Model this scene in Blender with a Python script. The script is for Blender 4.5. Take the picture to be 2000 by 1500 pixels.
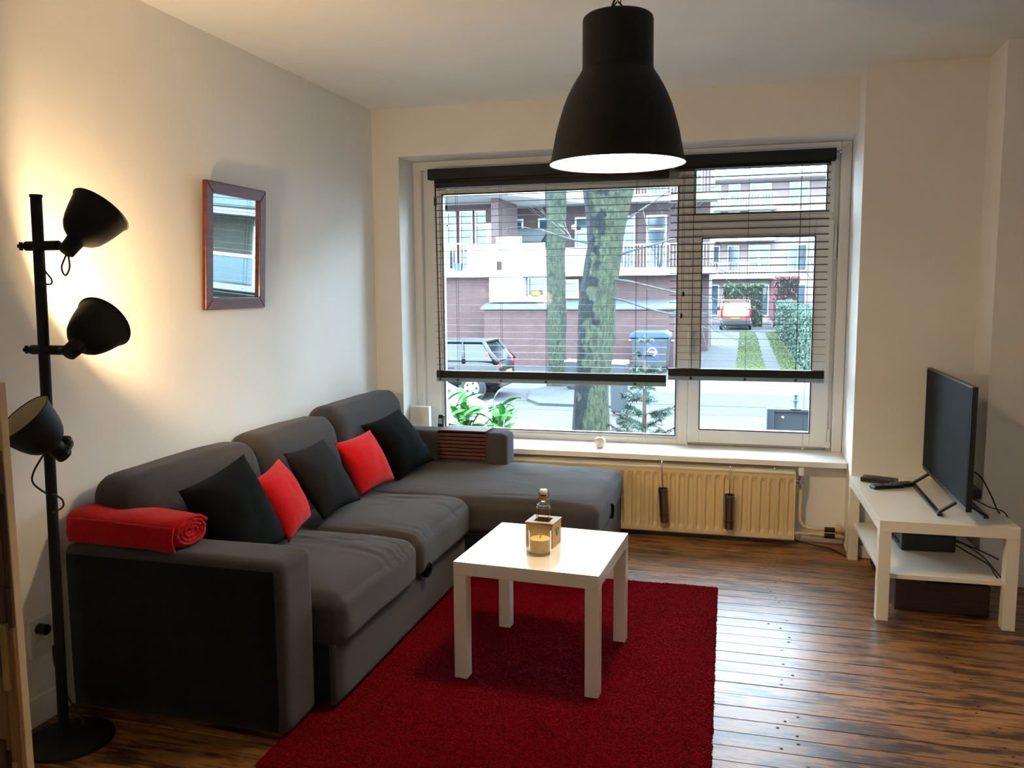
import bpy, bmesh, math, random
from mathutils import Vector, Matrix, Euler, noise
random.seed(7)
for o in list(bpy.data.objects): bpy.data.objects.remove(o)
S = bpy.context.scene
COL = S.collection
PI = math.pi

# ------------------------------------------------------------------ camera
CAM = Vector((2.2848, -5.0003, 1.4602)); YAW, PITCH, ROLL, FPX = 0.2688, -0.1126, -0.0072, 1639.68
def cam_axes():
    cy, sy, cp, sp = math.cos(YAW), math.sin(YAW), math.cos(PITCH), math.sin(PITCH)
    f = Vector((-sy*cp, cy*cp, sp)); r = Vector((cy, sy, 0)); u = r.cross(f)
    cr, sr = math.cos(ROLL), math.sin(ROLL)
    return cr*r+sr*u, -sr*r+cr*u, f
cr_, cu_, cf_ = cam_axes()
cd = bpy.data.cameras.new('camera'); cd.sensor_width = 36; cd.lens = 36*FPX/2000
cd.clip_start = .05; cd.clip_end = 400
cam = bpy.data.objects.new('camera', cd); COL.objects.link(cam)
M = Matrix((cr_, cu_, -cf_)).transposed().to_4x4(); M.translation = CAM
cam.matrix_world = M; S.camera = cam

# ------------------------------------------------------------------ world, exposure
W = bpy.data.worlds.new('world'); S.world = W; W.use_nodes = True
bg = W.node_tree.nodes['Background']; bg.inputs[0].default_value = (.72, .90, 1.08, 1); bg.inputs[1].default_value = 24.0
S.view_settings.view_transform = 'Standard'; S.view_settings.look = 'None'
S.view_settings.exposure = 0.22; S.view_settings.gamma = 1; S.view_settings.use_curve_mapping = False

def point_light(name, loc, power, color, radius, parent=None):
    l = bpy.data.lights.new(name, 'POINT'); l.energy = power; l.color = color; l.shadow_soft_size = radius
    o = bpy.data.objects.new(name, l); COL.objects.link(o); o.location = loc
    if parent: o.parent = parent
    return o
WARM = (1.0, .68, .36); SOFT = (1.0, .78, .50); NEUT = (1.0, .92, .80)
P_PENDANT, P_SPOT, P_BACK = 32, 37, 12

# ------------------------------------------------------------------ materials
MATS = {}
ALB = 1.0  # base colour factor, lowered for everything outdoors to offset the strong sky
def lin(h):
    h = h.lstrip('#'); c = [int(h[i:i+2], 16)/255 for i in (0, 2, 4)]
    return tuple(ALB*(x/12.92 if x <= .04045 else ((x+.055)/1.055)**2.4) for x in c)+(1,)
def mat(name, col, rough=.6, metal=0, var=.12, vscale=8, bump=0, bscale=60, col2=None, spec=.5, coat=0, coat_rough=.1,
        sheen=0, trans=0, ior=1.5, emit=None, estr=0, stretch=(1, 1, 1), detail=6, alpha=1, coat_ior=1.5):
    if name in MATS: return MATS[name]
    m = bpy.data.materials.new(name); m.use_nodes = True; nt = m.node_tree; n = nt.nodes; L = nt.links
    b = n['Principled BSDF']
    c = lin(col) if isinstance(col, str) else col
    b.inputs['Roughness'].default_value = rough; b.inputs['Metallic'].default_value = metal
    b.inputs['Specular IOR Level'].default_value = spec; b.inputs['IOR'].default_value = ior
    b.inputs['Coat Weight'].default_value = coat; b.inputs['Coat Roughness'].default_value = coat_rough
    b.inputs['Coat IOR'].default_value = coat_ior
    b.inputs['Sheen Weight'].default_value = sheen; b.inputs['Transmission Weight'].default_value = trans
    b.inputs['Alpha'].default_value = alpha
    tc = n.new('ShaderNodeTexCoord'); mp = n.new('ShaderNodeMapping'); mp.inputs['Scale'].default_value = stretch
    L.new(tc.outputs['Object'], mp.inputs[0])
    nz = n.new('ShaderNodeTexNoise'); nz.inputs['Scale'].default_value = vscale; nz.inputs['Detail'].default_value = detail
    L.new(mp.outputs[0], nz.inputs['Vector'])
    rp = n.new('ShaderNodeValToRGB'); rp.color_ramp.elements[0].position = .3; rp.color_ramp.elements[1].position = .7
    if col2: c2 = lin(col2) if isinstance(col2, str) else col2; ca = c
    else: ca = tuple(x*(1-var) for x in c[:3])+(1,); c2 = tuple(min(1, x*(1+var)) for x in c[:3])+(1,)
    rp.color_ramp.elements[0].color = ca; rp.color_ramp.elements[1].color = c2
    L.new(nz.outputs['Fac'], rp.inputs[0]); L.new(rp.outputs[0], b.inputs['Base Color'])
    if bump:
        n2 = n.new('ShaderNodeTexNoise'); n2.inputs['Scale'].default_value = bscale; n2.inputs['Detail'].default_value = 4
        L.new(mp.outputs[0], n2.inputs['Vector'])
        bp = n.new('ShaderNodeBump'); bp.inputs['Strength'].default_value = bump; bp.inputs['Distance'].default_value = .004
        L.new(n2.outputs['Fac'], bp.inputs['Height']); L.new(bp.outputs[0], b.inputs['Normal'])
    if emit: b.inputs['Emission Color'].default_value = lin(emit); b.inputs['Emission Strength'].default_value = estr
    MATS[name] = m
    return m
def brick_mat(name, c1, c2, mortar, scale, bw=.5, bh=.25, ms=.02, rot=(0, 0, 0), rough=.9, var=.3, spec=.3):
    m = bpy.data.materials.new(name); m.use_nodes = True; nt = m.node_tree; n = nt.nodes; L = nt.links
    b = n['Principled BSDF']; b.inputs['Roughness'].default_value = rough; b.inputs['Specular IOR Level'].default_value = spec
    tc = n.new('ShaderNodeTexCoord'); mp = n.new('ShaderNodeMapping'); mp.inputs['Rotation'].default_value = rot
    L.new(tc.outputs['Object'], mp.inputs[0])
    br = n.new('ShaderNodeTexBrick'); br.inputs['Scale'].default_value = scale
    br.inputs['Color1'].default_value = lin(c1); br.inputs['Color2'].default_value = lin(c2); br.inputs['Mortar'].default_value = lin(mortar)
    br.inputs['Brick Width'].default_value = bw; br.inputs['Row Height'].default_value = bh; br.inputs['Mortar Size'].default_value = ms
    L.new(mp.outputs[0], br.inputs['Vector'])
    nz = n.new('ShaderNodeTexNoise'); nz.inputs['Scale'].default_value = .8; nz.inputs['Detail'].default_value = 8
    L.new(tc.outputs['Object'], nz.inputs['Vector'])
    mx = n.new('ShaderNodeMix'); mx.data_type = 'RGBA'; mx.blend_type = 'MULTIPLY'; mx.inputs['Factor'].default_value = var
    L.new(br.outputs['Color'], mx.inputs['A']); L.new(nz.outputs['Fac'], mx.inputs['B']); L.new(mx.outputs['Result'], b.inputs['Base Color'])
    MATS[name] = m
    return m

def floor_mat():
    m = bpy.data.materials.new('stained_floorboards'); m.use_nodes = True; nt = m.node_tree; n = nt.nodes; L = nt.links
    b = n['Principled BSDF']
    tc = n.new('ShaderNodeTexCoord'); oi = n.new('ShaderNodeObjectInfo')
    geo = n.new('ShaderNodeNewGeometry')
    off = n.new('ShaderNodeVectorMath'); off.operation = 'MULTIPLY_ADD'
    L.new(oi.outputs['Random'], off.inputs[0]); off.inputs[1].default_value = (37, 11, 5); L.new(geo.outputs['Position'], off.inputs[2])
    mp = n.new('ShaderNodeMapping'); mp.inputs['Scale'].default_value = (1.6, 22, 1)
    L.new(off.outputs[0], mp.inputs[0])
    g = n.new('ShaderNodeTexNoise'); g.inputs['Scale'].default_value = 3.2; g.inputs['Detail'].default_value = 9; g.inputs['Roughness'].default_value = .68
    L.new(mp.outputs[0], g.inputs['Vector'])
    mp2 = n.new('ShaderNodeMapping'); mp2.inputs['Scale'].default_value = (1.8, 6, 1); L.new(off.outputs[0], mp2.inputs[0])
    p = n.new('ShaderNodeTexNoise'); p.inputs['Scale'].default_value = 2.4; p.inputs['Detail'].default_value = 7; p.inputs['Roughness'].default_value = .7
    L.new(mp2.outputs[0], p.inputs['Vector'])
    gs = n.new('ShaderNodeMath'); gs.operation = 'MULTIPLY'; gs.inputs[1].default_value = .9; L.new(g.outputs['Fac'], gs.inputs[0])
    add = n.new('ShaderNodeMath'); add.operation = 'MULTIPLY_ADD'; add.inputs[1].default_value = 1.1; L.new(p.outputs['Fac'], add.inputs[0]); L.new(gs.outputs[0], add.inputs[2])
    rp = n.new('ShaderNodeValToRGB'); cr = rp.color_ramp
    cr.elements[0].position = .78; cr.elements[0].color = lin('#2c180c')
    cr.elements[1].position = 1.28; cr.elements[1].color = lin('#98683a')
    e = cr.elements.new(.96); e.color = lin('#472913'); e = cr.elements.new(1.08); e.color = lin('#704a24')
    # ramp works on 0..1
    hf = n.new('ShaderNodeMath'); hf.operation = 'MULTIPLY'; hf.inputs[1].default_value = .5
    for el, pos in zip(cr.elements, (.37, .46, .53, .63)): el.position = pos
    L.new(add.outputs[0], hf.inputs[0]); L.new(hf.outputs[0], rp.inputs[0])
    hv = n.new('ShaderNodeHueSaturation'); mr = n.new('ShaderNodeMapRange'); mr.inputs['To Min'].default_value = .75; mr.inputs['To Max'].default_value = 1.2
    L.new(oi.outputs['Random'], mr.inputs['Value']); L.new(mr.outputs[0], hv.inputs['Value']); L.new(rp.outputs[0], hv.inputs['Color'])
    L.new(hv.outputs[0], b.inputs['Base Color'])
    b.inputs['Specular IOR Level'].default_value = .25; b.inputs['Roughness'].default_value = .45; b.inputs['Coat Weight'].default_value = .75; b.inputs['Coat IOR'].default_value = 1.33; b.inputs['Coat Roughness'].default_value = .3
    bp = n.new('ShaderNodeBump'); bp.inputs['Strength'].default_value = .22; bp.inputs['Distance'].default_value = .003
    L.new(g.outputs['Fac'], bp.inputs['Height']); L.new(bp.outputs[0], b.inputs['Normal'])
    bq = n.new('ShaderNodeBump'); bq.inputs['Strength'].default_value = .06; bq.inputs['Distance'].default_value = .003; L.new(g.outputs['Fac'], bq.inputs['Height']); L.new(bq.outputs[0], b.inputs['Coat Normal'])
    return m

def fabric_mat(name, c1, c2, scale=420, rough=.95, bump=.5, sheen=.1):
    m = mat(name, c1, rough, col2=c2, vscale=scale, bump=bump, bscale=scale, spec=.1, sheen=sheen)
    return m

def bark_mat(name, dark, light, moss, mossdir):
    m = bpy.data.materials.new(name); m.use_nodes = True; nt = m.node_tree; n = nt.nodes; L = nt.links
    b = n['Principled BSDF']; b.inputs['Roughness'].default_value = .95; b.inputs['Specular IOR Level'].default_value = .2
    tc = n.new('ShaderNodeTexCoord'); mp = n.new('ShaderNodeMapping'); mp.inputs['Scale'].default_value = (13, 13, 4); L.new(tc.outputs['Object'], mp.inputs[0])
    v = n.new('ShaderNodeTexNoise'); v.inputs['Scale'].default_value = 2.2; v.inputs['Detail'].default_value = 8; v.inputs['Roughness'].default_value = .7; L.new(mp.outputs[0], v.inputs['Vector'])
    rp = n.new('ShaderNodeValToRGB'); rp.color_ramp.elements[0].position = .4; rp.color_ramp.elements[0].color = lin(dark)
    rp.color_ramp.elements[1].position = .6; rp.color_ramp.elements[1].color = lin(light); L.new(v.outputs['Fac'], rp.inputs[0])
    geo = n.new('ShaderNodeNewGeometry'); dt = n.new('ShaderNodeVectorMath'); dt.operation = 'DOT_PRODUCT'; dt.inputs[1].default_value = mossdir
    L.new(geo.outputs['Normal'], dt.inputs[0])
    n2 = n.new('ShaderNodeTexNoise'); n2.inputs['Scale'].default_value = 5; n2.inputs['Detail'].default_value = 6; L.new(tc.outputs['Object'], n2.inputs['Vector'])
    a = n.new('ShaderNodeMath'); a.operation = 'MULTIPLY_ADD'; L.new(n2.outputs['Fac'], a.inputs[0]); a.inputs[1].default_value = 3.0; a.inputs[2].default_value = -1.55
    a2 = n.new('ShaderNodeMath'); a2.operation = 'ADD'; L.new(a.outputs[0], a2.inputs[0]); L.new(dt.outputs['Value'], a2.inputs[1])
    r2 = n.new('ShaderNodeMapRange'); r2.inputs['From Min'].default_value = .1; r2.inputs['From Max'].default_value = .35; L.new(a2.outputs[0], r2.inputs['Value'])
    mx = n.new('ShaderNodeMix'); mx.data_type = 'RGBA'; L.new(r2.outputs[0], mx.inputs['Factor']); L.new(rp.outputs[0], mx.inputs['A'])
    rb_ = n.new('ShaderNodeMapRange'); rb_.inputs['From Min'].default_value = .4; rb_.inputs['From Max'].default_value = .58; rb_.inputs['To Min'].default_value = .25; L.new(v.outputs['Fac'], rb_.inputs['Value'])
    mm = n.new('ShaderNodeMix'); mm.data_type = 'RGBA'; mm.blend_type = 'MULTIPLY'; mm.inputs['Factor'].default_value = .85; mm.inputs['A'].default_value = lin(moss); L.new(rb_.outputs[0], mm.inputs['B'])
    L.new(mm.outputs['Result'], mx.inputs['B']); L.new(mx.outputs['Result'], b.inputs['Base Color'])
    bp = n.new('ShaderNodeBump'); bp.inputs['Strength'].default_value = 1; bp.inputs['Distance'].default_value = .12; L.new(v.outputs['Fac'], bp.inputs['Height']); L.new(bp.outputs[0], b.inputs['Normal'])
    return m

wall_m = mat('matte_wall_paint', '#eeece6', .9, var=.02, vscale=3, bump=.05, bscale=180, spec=.2)
ceil_m = mat('matte_ceiling_paint', '#eeeeeb', .9, var=.02, vscale=3, spec=.2)
white_m = mat('white_lacquer', '#e9e6df', .3, var=.02, vscale=4)
frame_m = mat('white_window_frame', '#ebedec', .35, var=.02, vscale=5)
gasket_m = mat('black_rubber_gasket', '#0c0d0e', .7)
sill_m = mat('white_sill_board', '#eceae4', .3, var=.02, vscale=4)
lack_m = mat('white_table_lacquer', '#ece6d8', .22, var=.02, vscale=4, coat=.4, coat_rough=.12)
floor_m = floor_mat()
dark_gap_m = mat('dark_subfloor', '#0b0604', .95)
sofa_m = fabric_mat('grey_sofa_fabric', '#302d2d', '#474343')
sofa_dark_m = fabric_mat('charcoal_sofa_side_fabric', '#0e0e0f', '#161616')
black_fab = fabric_mat('black_cushion_fabric', '#050506', '#0a0a0c', sheen=0)
char_fab = fabric_mat('charcoal_cushion_fabric', '#131213', '#1e1d1f', 300, sheen=0)
red_fab = fabric_mat('red_cushion_fabric', '#a80c12', '#c9161c', 260, bump=.8)
red2_fab = fabric_mat('red_fleece', '#9a0710', '#bd0d18', 200, bump=.9)
rug_m = mat('red_rug_pile', '#43040a', .95, col2='#6e0812', vscale=120, spec=.02, sheen=0, bump=.4, bscale=250)
lamp_blk = mat('dark_grey_lamp_metal', '#0e0f10', .6, var=.08, vscale=40, bump=.08, bscale=300, spec=.22)
lamp_in = mat('white_lamp_interior', '#eeeae0', .5, var=.02)
lamp_in3 = mat('cream_spot_interior', '#c9bd95', .5, var=.03)
bulb_on = mat('lit_bulb_glass', '#fff4dd', .4, emit='#ffdfae', estr=30)
bulb_off = mat('frosted_bulb_glass', '#d8d4c8', .3)
chrome = mat('polished_metal', '#b9b9b9', .18, 1, var=.05)
steel = mat('brushed_steel', '#8e8a86', .3, 1, var=.15, vscale=20, stretch=(40, 40, 1))
blackp = mat('black_plastic', '#0b0b0c', .35, var=.1)
screen_m = mat('dark_tv_screen', '#0b1013', .6, var=.03, spec=.08)
rad_m = mat('cream_radiator_enamel', '#d9c193', .45, var=.03, vscale=4)
radtop_m = mat('pale_radiator_cover_enamel', '#e3dcc8', .45, var=.03, vscale=4)
blind_m = mat('black_blind_aluminium', '#0a0d10', .5, var=.06, spec=.3)
rail_m = mat('grey_blind_rail', '#75838c', .4, var=.05)
cord_m = mat('dark_blind_cord', '#1a1c1e', .8)
clear_m = mat('clear_plastic', '#ffffff', .1, trans=1, ior=1.45, var=0)
glass_m = mat('clear_glass', '#ffffff', .02, trans=1, ior=1.45, var=0)
wood_frame = mat('reddish_mahogany', '#3f150b', .35, col2='#6b2a15', vscale=6, stretch=(1, 1, 8), coat=.3)
tray_m = mat('dark_red_tray_wood', '#37170f', .5, col2='#57291b', vscale=9, stretch=(3, 18, 18))
mirror_m = mat('mirror_silver', '#d5dcdc', .02, 1, var=.01)
pale_wood = mat('pale_wood', '#b08a50', .55, col2='#cba768', vscale=7, stretch=(2, 2, 14))
lid_wood = mat('brown_wood_lid', '#7d5a31', .5, col2='#99723f', vscale=8, stretch=(2, 10, 10))
wax_m = mat('yellow_candle_wax', '#f2d585', .45, var=.05); MATS['yellow_candle_wax'].node_tree.nodes['Principled BSDF'].inputs['Subsurface Weight'].default_value = .3
twine_m = mat('tan_twine', '#8b6b3b', .9)
crate_m = mat('dark_crate_wood', '#2c170c', .6, col2='#472816', vscale=6, stretch=(2, 2, 12))
bag_m = mat('crumpled_plastic', '#8b8b8d', .25, var=.3, vscale=20)
cable_m = mat('black_cable', '#08080a', .5)
switch_m = mat('white_switch_plastic', '#d8d4ca', .4, var=.02)
bar_m = mat('pale_board', '#b89c74', .7, var=.06, vscale=12)
apple_m = mat('pale_ceramic', '#dcd0bb', .4, col2='#c7ae86', vscale=10, stretch=(6, 6, 1))

# thin clear window pane: transparent plus a little mirror reflection
def pane_mat():
    m = bpy.data.materials.new('window_pane_glass'); m.use_nodes = True; nt = m.node_tree; n = nt.nodes; L = nt.links
    n.remove(n['Principled BSDF'])
    t = n.new('ShaderNodeBsdfTransparent'); t.inputs[0].default_value = (.95, .98, .98, 1); g = n.new('ShaderNodeBsdfGlossy'); g.inputs['Roughness'].default_value = .01
    f = n.new('ShaderNodeFresnel'); f.inputs['IOR'].default_value = 1.2
    mx = n.new('ShaderNodeMixShader'); L.new(f.outputs[0], mx.inputs[0]); L.new(t.outputs[0], mx.inputs[1]); L.new(g.outputs[0], mx.inputs[2])
    L.new(mx.outputs[0], n['Material Output'].inputs[0])
    return m
pane_m = pane_mat()

# ------------------------------------------------------------------ mesh helpers
class MB:
    def __init__(s): s.bm = bmesh.new()
    def box(s, x0, x1, y0, y1, z0, z1, mtx=None):
        v = [s.bm.verts.new((x, y, z)) for z in (z0, z1) for (x, y) in ((x0, y0), (x1, y0), (x1, y1), (x0, y1))]
        if mtx: 
            for a in v: a.co = mtx @ a.co
        for f in ((0, 3, 2, 1), (4, 5, 6, 7), (0, 1, 5, 4), (1, 2, 6, 5), (2, 3, 7, 6), (3, 0, 4, 7)): s.bm.faces.new([v[i] for i in f])
        return s
    def prism(s, pts, axis, a, b):
        # pts: 2D polygon, extruded along axis between a and b
        def P(p, t):
            return {'x': (t, p[0], p[1]), 'y': (p[0], t, p[1]), 'z': (p[0], p[1], t)}[axis]
        A = [s.bm.verts.new(P(p, a)) for p in pts]; B = [s.bm.verts.new(P(p, b)) for p in pts]
        n = len(pts); s.bm.faces.new(A[::-1]); s.bm.faces.new(B)
        for i in range(n): s.bm.faces.new((A[i], A[(i+1) % n], B[(i+1) % n], B[i]))
        return s
    def lathe(s, prof, seg=32, mtx=None, cap0=False, cap1=False, sq=None):
        rings = []
        for (r, z) in prof:
            ring = []
            for i in range(seg):
                a = 2*PI*i/seg; co = Vector((r*math.cos(a), r*math.sin(a), z))
                if mtx: co = mtx @ co
                ring.append(s.bm.verts.new(co))
            rings.append(ring)
        for A, B in zip(rings, rings[1:]):
            for i in range(seg): s.bm.faces.new((A[i], A[(i+1) % seg], B[(i+1) % seg], B[i]))
        if cap0: s.bm.faces.new(rings[0][::-1])
        if cap1: s.bm.faces.new(rings[-1])
        return s
    def cyl(s, p0, p1, r, seg=16, r2=None):
        p0, p1 = Vector(p0), Vector(p1); d = p1-p0
        q = d.to_track_quat('Z', 'Y').to_matrix().to_4x4(); q.translation = p0
        return s.lathe([(r, 0), (r if r2 is None else r2, d.length)], seg, q, True, True)
    def tube(s, pts, r, seg=8, radii=None):
        pts = [Vector(p) for p in pts]; rings = []
        up = None
        for i, p in enumerate(pts):
            d = (pts[min(i+1, len(pts)-1)]-pts[max(i-1, 0)]).normalized()
            if up is None: up = d.orthogonal().normalized()
            up = (up-d*up.dot(d)); up = up.normalized() if up.length > 1e-6 else d.orthogonal().normalized()
            w = d.cross(up); rr = radii[i] if radii else r
            rings.append([s.bm.verts.new(p+rr*(math.cos(2*PI*k/seg)*up+math.sin(2*PI*k/seg)*w)) for k in range(seg)])
        for A, B in zip(rings, rings[1:]):
            for k in range(seg): s.bm.faces.new((A[k], A[(k+1) % seg], B[(k+1) % seg], B[k]))
        s.bm.faces.new(rings[0][::-1]); s.bm.faces.new(rings[-1])
        return s
    def torus(s, c, R, r, seg=20, seg2=8, mtx=None, a0=0, a1=2*PI, sx=1, sz=1):
        n = seg; full = abs(a1-a0-2*PI) < 1e-4
        rings = []
        for i in range(n if full else n+1):
            a = a0+(a1-a0)*i/n; ring = []
            for k in range(seg2):
                b = 2*PI*k/seg2
                co = Vector(((R+r*math.cos(b))*math.cos(a)*sx, r*math.sin(b), (R+r*math.cos(b))*math.sin(a)*sz))
                if mtx: co = mtx @ co
                ring.append(s.bm.verts.new(co+Vector(c)))
            rings.append(ring)
        m = len(rings)
        for i in range(m if full else m-1):
            A, B = rings[i], rings[(i+1) % m]
            for k in range(seg2): s.bm.faces.new((A[k], A[(k+1) % seg2], B[(k+1) % seg2], B[k]))
        if not full: s.bm.faces.new(rings[0][::-1]); s.bm.faces.new(rings[-1])
        return s
    def rbox(s, x0, x1, y0, y1, z0, z1, r, n=10, crown=0, wob=0, seed=0, crownx=0, folds=0):
        # rounded, slightly crowned upholstery block
        tmp = bmesh.new(); bmesh.ops.create_cube(tmp, size=2); bmesh.ops.subdivide_edges(tmp, edges=tmp.edges[:], cuts=n, use_grid_fill=True)
        c = Vector(((x0+x1)/2, (y0+y1)/2, (z0+z1)/2)); h = Vector(((x1-x0)/2, (y1-y0)/2, (z1-z0)/2)); rr = min(r, *h)
        inner = h-Vector((rr, rr, rr))
        mp = {}
        for v in tmp.verts:
            q = Vector(v.co)
            # denser sampling near the edges
            g = Vector([math.copysign(abs(t)**.75, t) if t else 0 for t in q])
            p = Vector((g.x*h.x, g.y*h.y, g.z*h.z))
            cl = Vector([max(-inner[i], min(inner[i], p[i])) for i in range(3)])
            d = p-cl
            p2 = cl+(d.normalized()*rr if d.length > 1e-7 else d)
            if crown and q.z > 0: p2.z += crown*(1-q.x**4)*(1-q.y**4)*q.z
            if crownx and q.x > 0: p2.x += crownx*(1-q.z**4)*(1-q.y**4)*q.x
            if folds and q.z > .5:
                m_ = max(0, noise.noise(Vector((p2.x*3+seed, p2.y*3, 2)))+.15); p2.z += folds*m_*noise.noise(Vector((p2.x*5+p2.y*6, p2.y*38, seed)))
            if wob:
                w = noise.noise_vector((c+p2)*5+Vector((seed, 0, 0))); p2 += w*wob
            mp[v] = s.bm.verts.new(c+p2)
        for f in tmp.faces: s.bm.faces.new([mp[v] for v in f.verts])
        tmp.free(); return s
    def quad(s, a, b, c, d):
        s.bm.faces.new([s.bm.verts.new(p) for p in (a, b, c, d)]); return s
    def mesh(s, name, smooth=False):
        bmesh.ops.recalc_face_normals(s.bm, faces=s.bm.faces[:])
        me = bpy.data.meshes.new(name); s.bm.to_mesh(me); s.bm.free()
        if smooth:
            for p in me.polygons: p.use_smooth = True
        return me
    def obj(s, name, m, parent=None, smooth=False, bevel=0, bseg=2, autosmooth=None):
        me = s.mesh(name, smooth or autosmooth is not None); me.materials.append(m)
        o = bpy.data.objects.new(name, me); COL.objects.link(o)
        if parent: o.parent = parent
        if bevel:
            b = o.modifiers.new('bevel', 'BEVEL'); b.width = bevel; b.segments = bseg; b.limit_method = 'ANGLE'; b.angle_limit = .7
        if autosmooth is not None:
            me.set_sharp_from_angle(angle=autosmooth)
        return o
def crv(P_, n=6):
    P_ = [Vector(p_) for p_ in P_]; out = []
    for i in range(len(P_)-1):
        a, b, c, d = P_[max(i-1, 0)], P_[i], P_[i+1], P_[min(i+2, len(P_)-1)]
        for k in range(n):
            t_ = k/n; out.append(.5*((2*b)+(c-a)*t_+(2*a-5*b+4*c-d)*t_*t_+(3*b-a-3*c+d)*t_**3))
    return out+[P_[-1]]
AS = math.radians(35)
def tag(o, label, cat, group=None, kind=None):
    o['label'] = label; o['category'] = cat
    if group: o['group'] = group
    if kind: o['kind'] = kind
    return o
def struct(o): o['kind'] = 'structure'; return o
def stuff(o): o['kind'] = 'stuff'; return o
def thing(name, label, cat, loc=(0, 0, 0), rotz=0, group=None):
    o = bpy.data.objects.new(name, None); COL.objects.link(o); o.empty_display_size = .1
    o.location = loc; o.rotation_euler = (0, 0, rotz); tag(o, label, cat, group); return o
def copy_part(o, parent, loc=None):
    c = o.copy(); COL.objects.link(c); c.parent = parent
    if loc is not None: c.location = loc
    return c
def frame_mtx(axis, loc, up=(0, 0, 1)):
    z = Vector(axis).normalized(); x = Vector(up).cross(z)
    if x.length < 1e-4: x = Vector((1, 0, 0)).cross(z)
    x.normalize(); y = z.cross(x)
    m = Matrix((x, y, z)).transposed().to_4x4(); m.translation = loc; return m

# ================================================================== ROOM SHELL
H = 2.582; X1 = 2.865; PY = -.24; X2 = 3.43; RY = -.53; XR = 4.3; YB = -8.2; RXL = .18; YF = .24
fl = struct(MB().box(-.02, XR, YB, .0, -.14, -.022).obj('floor', dark_gap_m))
pw = .0905; k = 0; y = -.012
plank_me = MB().box(0, XR-.004, -pw+.0022, 0, -.022, 0).mesh('plank'); plank_me.materials.append(floor_m)
while y-pw > YB:
    o = bpy.data.objects.new('plank', plank_me); COL.objects.link(o); o.parent = fl; o.location = (0.0, y, random.uniform(-.0012, .0))
    b = o.modifiers.new('bevel', 'BEVEL'); b.width = .0015; b.segments = 1
    y -= pw
nh = MB(); y = -.012-pw/2
while y > -4.2:
    for bx in (1.05, 1.7, 2.46, 3.1, 3.7):
        for s_ in (-1, 1):
            if random.random() < .6:
                px_, py_ = bx+random.uniform(-.04, .05), y+s_*.02
                nh.lathe([(.0035, .0004)], 8, Matrix.Translation((px_, py_, 0)) @ Matrix.Diagonal((1.8, 1, 1, 1)), True)
    y -= pw
nh_o = nh.obj('nail_hole', dark_gap_m, fl); stuff(nh_o)
struct(MB().box(-.15, XR+.15, YB-.15, .5, H, H+.12).obj('ceiling', ceil_m))
struct(MB().box(-.15, 0, YB-.15, .5, -.14, H).obj('wall_left', wall_m))
struct(MB().box(-.15, XR+.15, YB-.15, YB, -.14, H).obj('wall_back', wall_m))
struct(MB().box(XR, XR+.15, YB-.15, .0, -.14, H).obj('wall_right', wall_m))
wf = MB(); wf.box(0, RXL, 0, .42, -.14, H); wf.box(RXL, X1, 0, .42, 2.287, H); wf.box(RXL, X1, 0, .42, -.14, .452)
struct(wf.obj('wall_front', wall_m))
struct(MB().box(X1, X2, PY, .42, -.14, H).obj('wall_pier', wall_m))
struct(MB().box(X2, XR+.15, RY, .42, -.14, H).obj('wall_corner', wall_m))
struct(MB().box(0, .014, YB, -.005, 0, .1).obj('baseboard_left', white_m, bevel=.003))
struct(MB().box(.015, X1-.002, -.014, 0, 0, .07).obj('baseboard_front', white_m, bevel=.003))
struct(MB().box(X1, X2-.001, PY-.013, PY, 0, .07).obj('baseboard_pier', white_m, bevel=.003))
struct(MB().box(X2, XR, RY-.013, RY, 0, .07).obj('baseboard_corner', white_m, bevel=.003))

# ------------------------------------------------------------------ window
win = struct(bpy.data.objects.new('window_1', None)); COL.objects.link(win); win.location = (0, 0, 0)
FT = 2.285
def wpart(n, *b, m=frame_m, bev=.004): return MB().box(*b).obj(n, m, win, bevel=bev)
SB = .485
wpart('casing', RXL, RXL+.055, .235, .30, SB, FT); wpart('casing', X1-.06, X1-.003, .235, .30, SB, FT); wpart('casing', RXL+.055, X1-.06, .228, .30, 2.232, FT)
# outer frame
wpart('frame_jamb', RXL+.055, .345, .275, .36, SB, 2.232); wpart('frame_jamb', 2.775, X1-.06, .275, .36, SB, 2.232)
wpart('frame_head', .345, 2.775, .275, .36, 2.178, 2.232); wpart('frame_bottom', .345, 1.905, .275, .36, SB, .522); wpart('frame_bottom', 1.965, 2.775, .30, .36, SB, .515)
wpart('mullion', 1.905, 1.962, .268, .36, SB, 2.178); wpart('transom', 1.962, 2.775, .27, .36, 1.842, 1.885)
wpart('frame_top_rail', .345, 1.905, .28, .35, 2.078, 2.178)
# glazing beads of the fixed light
for b in ((.345, .362, .285, .34, .522, 2.078), (1.888, 1.905, .285, .34, .522, 2.078), (.362, 1.888, .285, .34, .522, .539)): wpart('glazing_bead', *b, bev=.002)
def gasket(x0, x1, z0, z1, y, par, w=.006):
    g = MB(); g.box(x0-w, x0, y-.004, y+.01, z0-w, z1+w); g.box(x1, x1+w, y-.004, y+.01, z0-w, z1+w); g.box(x0, x1, y-.004, y+.01, z0-w, z0); g.box(x0, x1, y-.004, y+.01, z1, z1+w)
    g.obj('gasket', gasket_m, par)
gasket(.366, 1.884, .543, 2.074, .283, win)
MB().box(.35, 1.9, .312, .318, .53, 2.085).obj('glass_pane', pane_m, win)
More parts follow.
